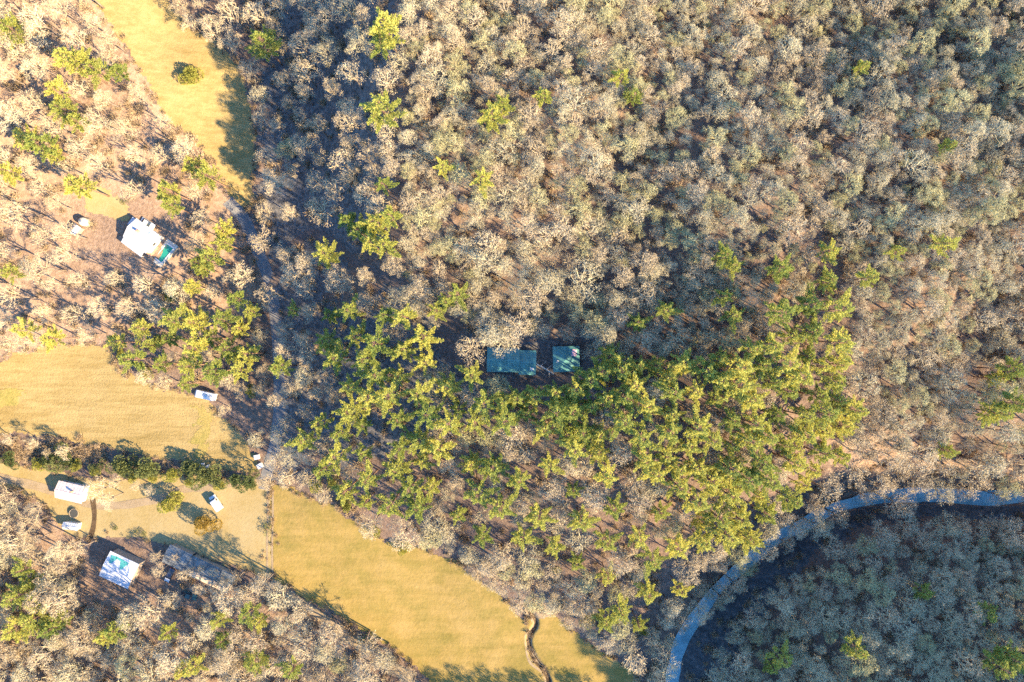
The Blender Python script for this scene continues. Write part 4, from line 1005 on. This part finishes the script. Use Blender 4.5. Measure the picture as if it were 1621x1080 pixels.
# ------------------------------------------------------------------ bushes, cedars, dead tree, single trees
def plant(name, label, cat, u, v, meshes, s=1.0, group=None, hc=1.5, parts=('stem', 'foliage')):
    x, y, z = G1(u, v, hc*s); e_ = empty(name, (x, y, z), random.uniform(0, 6.28)); e_.scale = (s,)*3; tag(e_, label, cat, group)
    for nm_, me in zip(parts, meshes):
        if me: link(bpy.data.objects.new(nm_, me), e_)
    return e_
def bm_(proto, mat): return (to_mesh(proto[0], 'stem', M['bark']) if proto[0] else None, to_mesh(proto[1], 'foliage', M[mat]))
CEDAR = [bm_(bush_proto(5.5, 2.6, 2000), 'leaf_dark') for _ in range(2)]
EVER = [bm_(bush_proto(5.0, 3.0, 2400), 'leaf') for _ in range(2)]
SHRUB = [bm_(bush_proto(1.3, 0.9, 220, 0.25), 'leaf_dark') for _ in range(2)]
GOLD = bm_(bush_proto(6.0, 3.6, 3200, 0.5), 'leaf_gold')
plant('evergreen_tree', 'lone round yellow-green tree standing in the tan hay clearing', 'tree', 298, 116, EVER[0], 0.95, hc=4)
plant('evergreen_tree', 'olive-green tree beside the golden-brown tree in the farmyard', 'tree', 268, 800, EVER[1], 1.1, hc=4)
plant('golden_tree', 'golden-brown leafed tree beside the white panel van', 'tree', 321, 829, GOLD, 0.85, hc=5)
for i, (u, v, s_) in enumerate(((12,729,.7),(72,731,.8),(92,730,1.05),(104,735,.6),(152,740,.6),(182,741,1.1),(203,743,.85),(226,741,1.2),(240,748,.6),(292,746,.75),(310,752,1.15),(326,757,.7),(338,755,.95),(366,762,.65),(384,763,1.0),(398,768,.55))):
    plant('cedar_bush', 'dark green cedar bush in the hedgerow below the hay meadow', 'bush', u, v, CEDAR[i % 2], s_, 'cedars in the hedgerow', hc=4.5)
for i, (u, v, s_) in enumerate(((60,735,.6),(120,738,.6),(270,752,.75),(345,768,.6),(148,748,.5),(208,756,.55),(300,764,.5),(238,758,.5))):
    plant('olive_bush', 'olive-green bush between the dark hedgerow cedars', 'bush', u, v, EVER[i % 2], s_, 'olive bushes in the hedgerow', hc=3.5)
for i, (u, v, s_, lab) in enumerate(((182,837,.75,'lone tiny dark shrub on bare soil above the white-roofed barn'),(215,841,.55,'smaller of two tiny dark shrubs on the bare farmyard'),(227,846,.85,'larger of two tiny dark shrubs on the bare farmyard'),
        (425,838,1.3,'low dark shrub beside the wheel tracks at the field edge'),(577,1013,1.7,'dark shrub at the edge of the golden field beside the sandy track'),(196,318,.8,'small dark shrub beside the gravel turning area'),(140,300,.8,'small dark shrub at the mouth of the gravel turning area'),(300,265,1.2,'dark shrub on the sunlit hillside near the hay clearing'))):
    plant('shrub', lab, 'shrub', u, v, SHRUB[i % 2], s_*1.25, hc=0.8)
# extra evergreen undergrowth along wood edges
und = [(525,765),(548,800),(595,842),(640,870),(500,770),(1020,1000),(930,985),(880,905),(230,590),(190,560),(395,620),(350,600),(270,470),(250,540)]
for i, (u, v) in enumerate(und):
    plant('olive_bush', 'low olive-green bush at the wood edge', 'bush', u, v, EVER[i % 2], random.uniform(.45,.7), 'olive bushes along the wood edges', hc=3.5)
tr, _c = bare_proto(13, 3.8, 26, dead=True)
x, y, z = G1(706, 682, 9); e_ = empty('dead_tree', (x, y, z), 1.0); tag(e_, 'bleached white dead tree standing among bare trunks below the pines', 'tree')
link(bpy.data.objects.new('trunk', to_mesh(tr, 'trunk', M['twig_white'], True)), e_)

# brush and dry undergrowth (uncountable)
bp = [bm_(brush_proto(1.6, 1.0), 'brush')[1] for _ in range(3)]
tuftp = []
for i, (u, v, lb_) in enumerate(((560,1003,'dry tan brush clump just uphill of the dark shrub beside the sandy track'),(590,1022,'dry tan brush clump just past the dark shrub beside the sandy track'),(455,930,'dry tan brush clump where the sandy track meets the farmyard wheel tracks'))):
    e_ = plant('brush_clump', lb_, 'brush', u, v, (None, bp[i]), 1.2, 'dry brush clumps along the sandy track', hc=1.0, parts=('stem', 'twigs'))
    tuftp.append([c for c in e_.children][0])
items = []
def scatter_pts(n, test, s0, s1):
    k = 0
    while k < n:
        u, v = random.uniform(-60, 1681), random.uniform(-60, 1140)
        if not test(u, v): k += 0.05; continue
        items.append((u, v, random.uniform(s0, s1))); k += 1
def forest_ok(u, v): return not rast(R_OPEN, u, v)
scatter_pts(3200, forest_ok, 0.6, 1.5)
edge = [p for P_ in (MEADOW_A, MEADOW_B, YARD_C, FIELD_D, FIELD_E) for p in spline(P_+[P_[0]], 6)]
for p in edge:
    if random.random() < 0.55: items.append((p[0]+random.gauss(0, 3), p[1]+random.gauss(0, 3), random.uniform(0.3, 0.8)))
for k in range(160): items.append((random.uniform(0, 170), 715+random.gauss(0, 8), random.uniform(0.5, 1.1)))
A = np.array(items); X, Y, Zg = G(A[:,0], A[:,1])
ds = seg_dist(X, Y, STREAM); dr = np.minimum.reduce([seg_dist(A[:,0], A[:,1], s_)-w*0.8 for s_, w in ROADS])
nb_ = np.array([near_built(u, v, 3) for u, v in A[:, :2]])
keep = (ds > 3.2) & (dr > 0) & ~nb_
items2 = [(X[i], Y[i], Zg[i], random.uniform(0, 6.28), A[i,2], random.randrange(3)) for i in range(len(A)) if keep[i]]
scatter('undergrowth', items2, {k: [tuftp[k]] for k in range(3)}, 'dry tan brush and saplings scattered over the leaf litter', 'undergrowth')
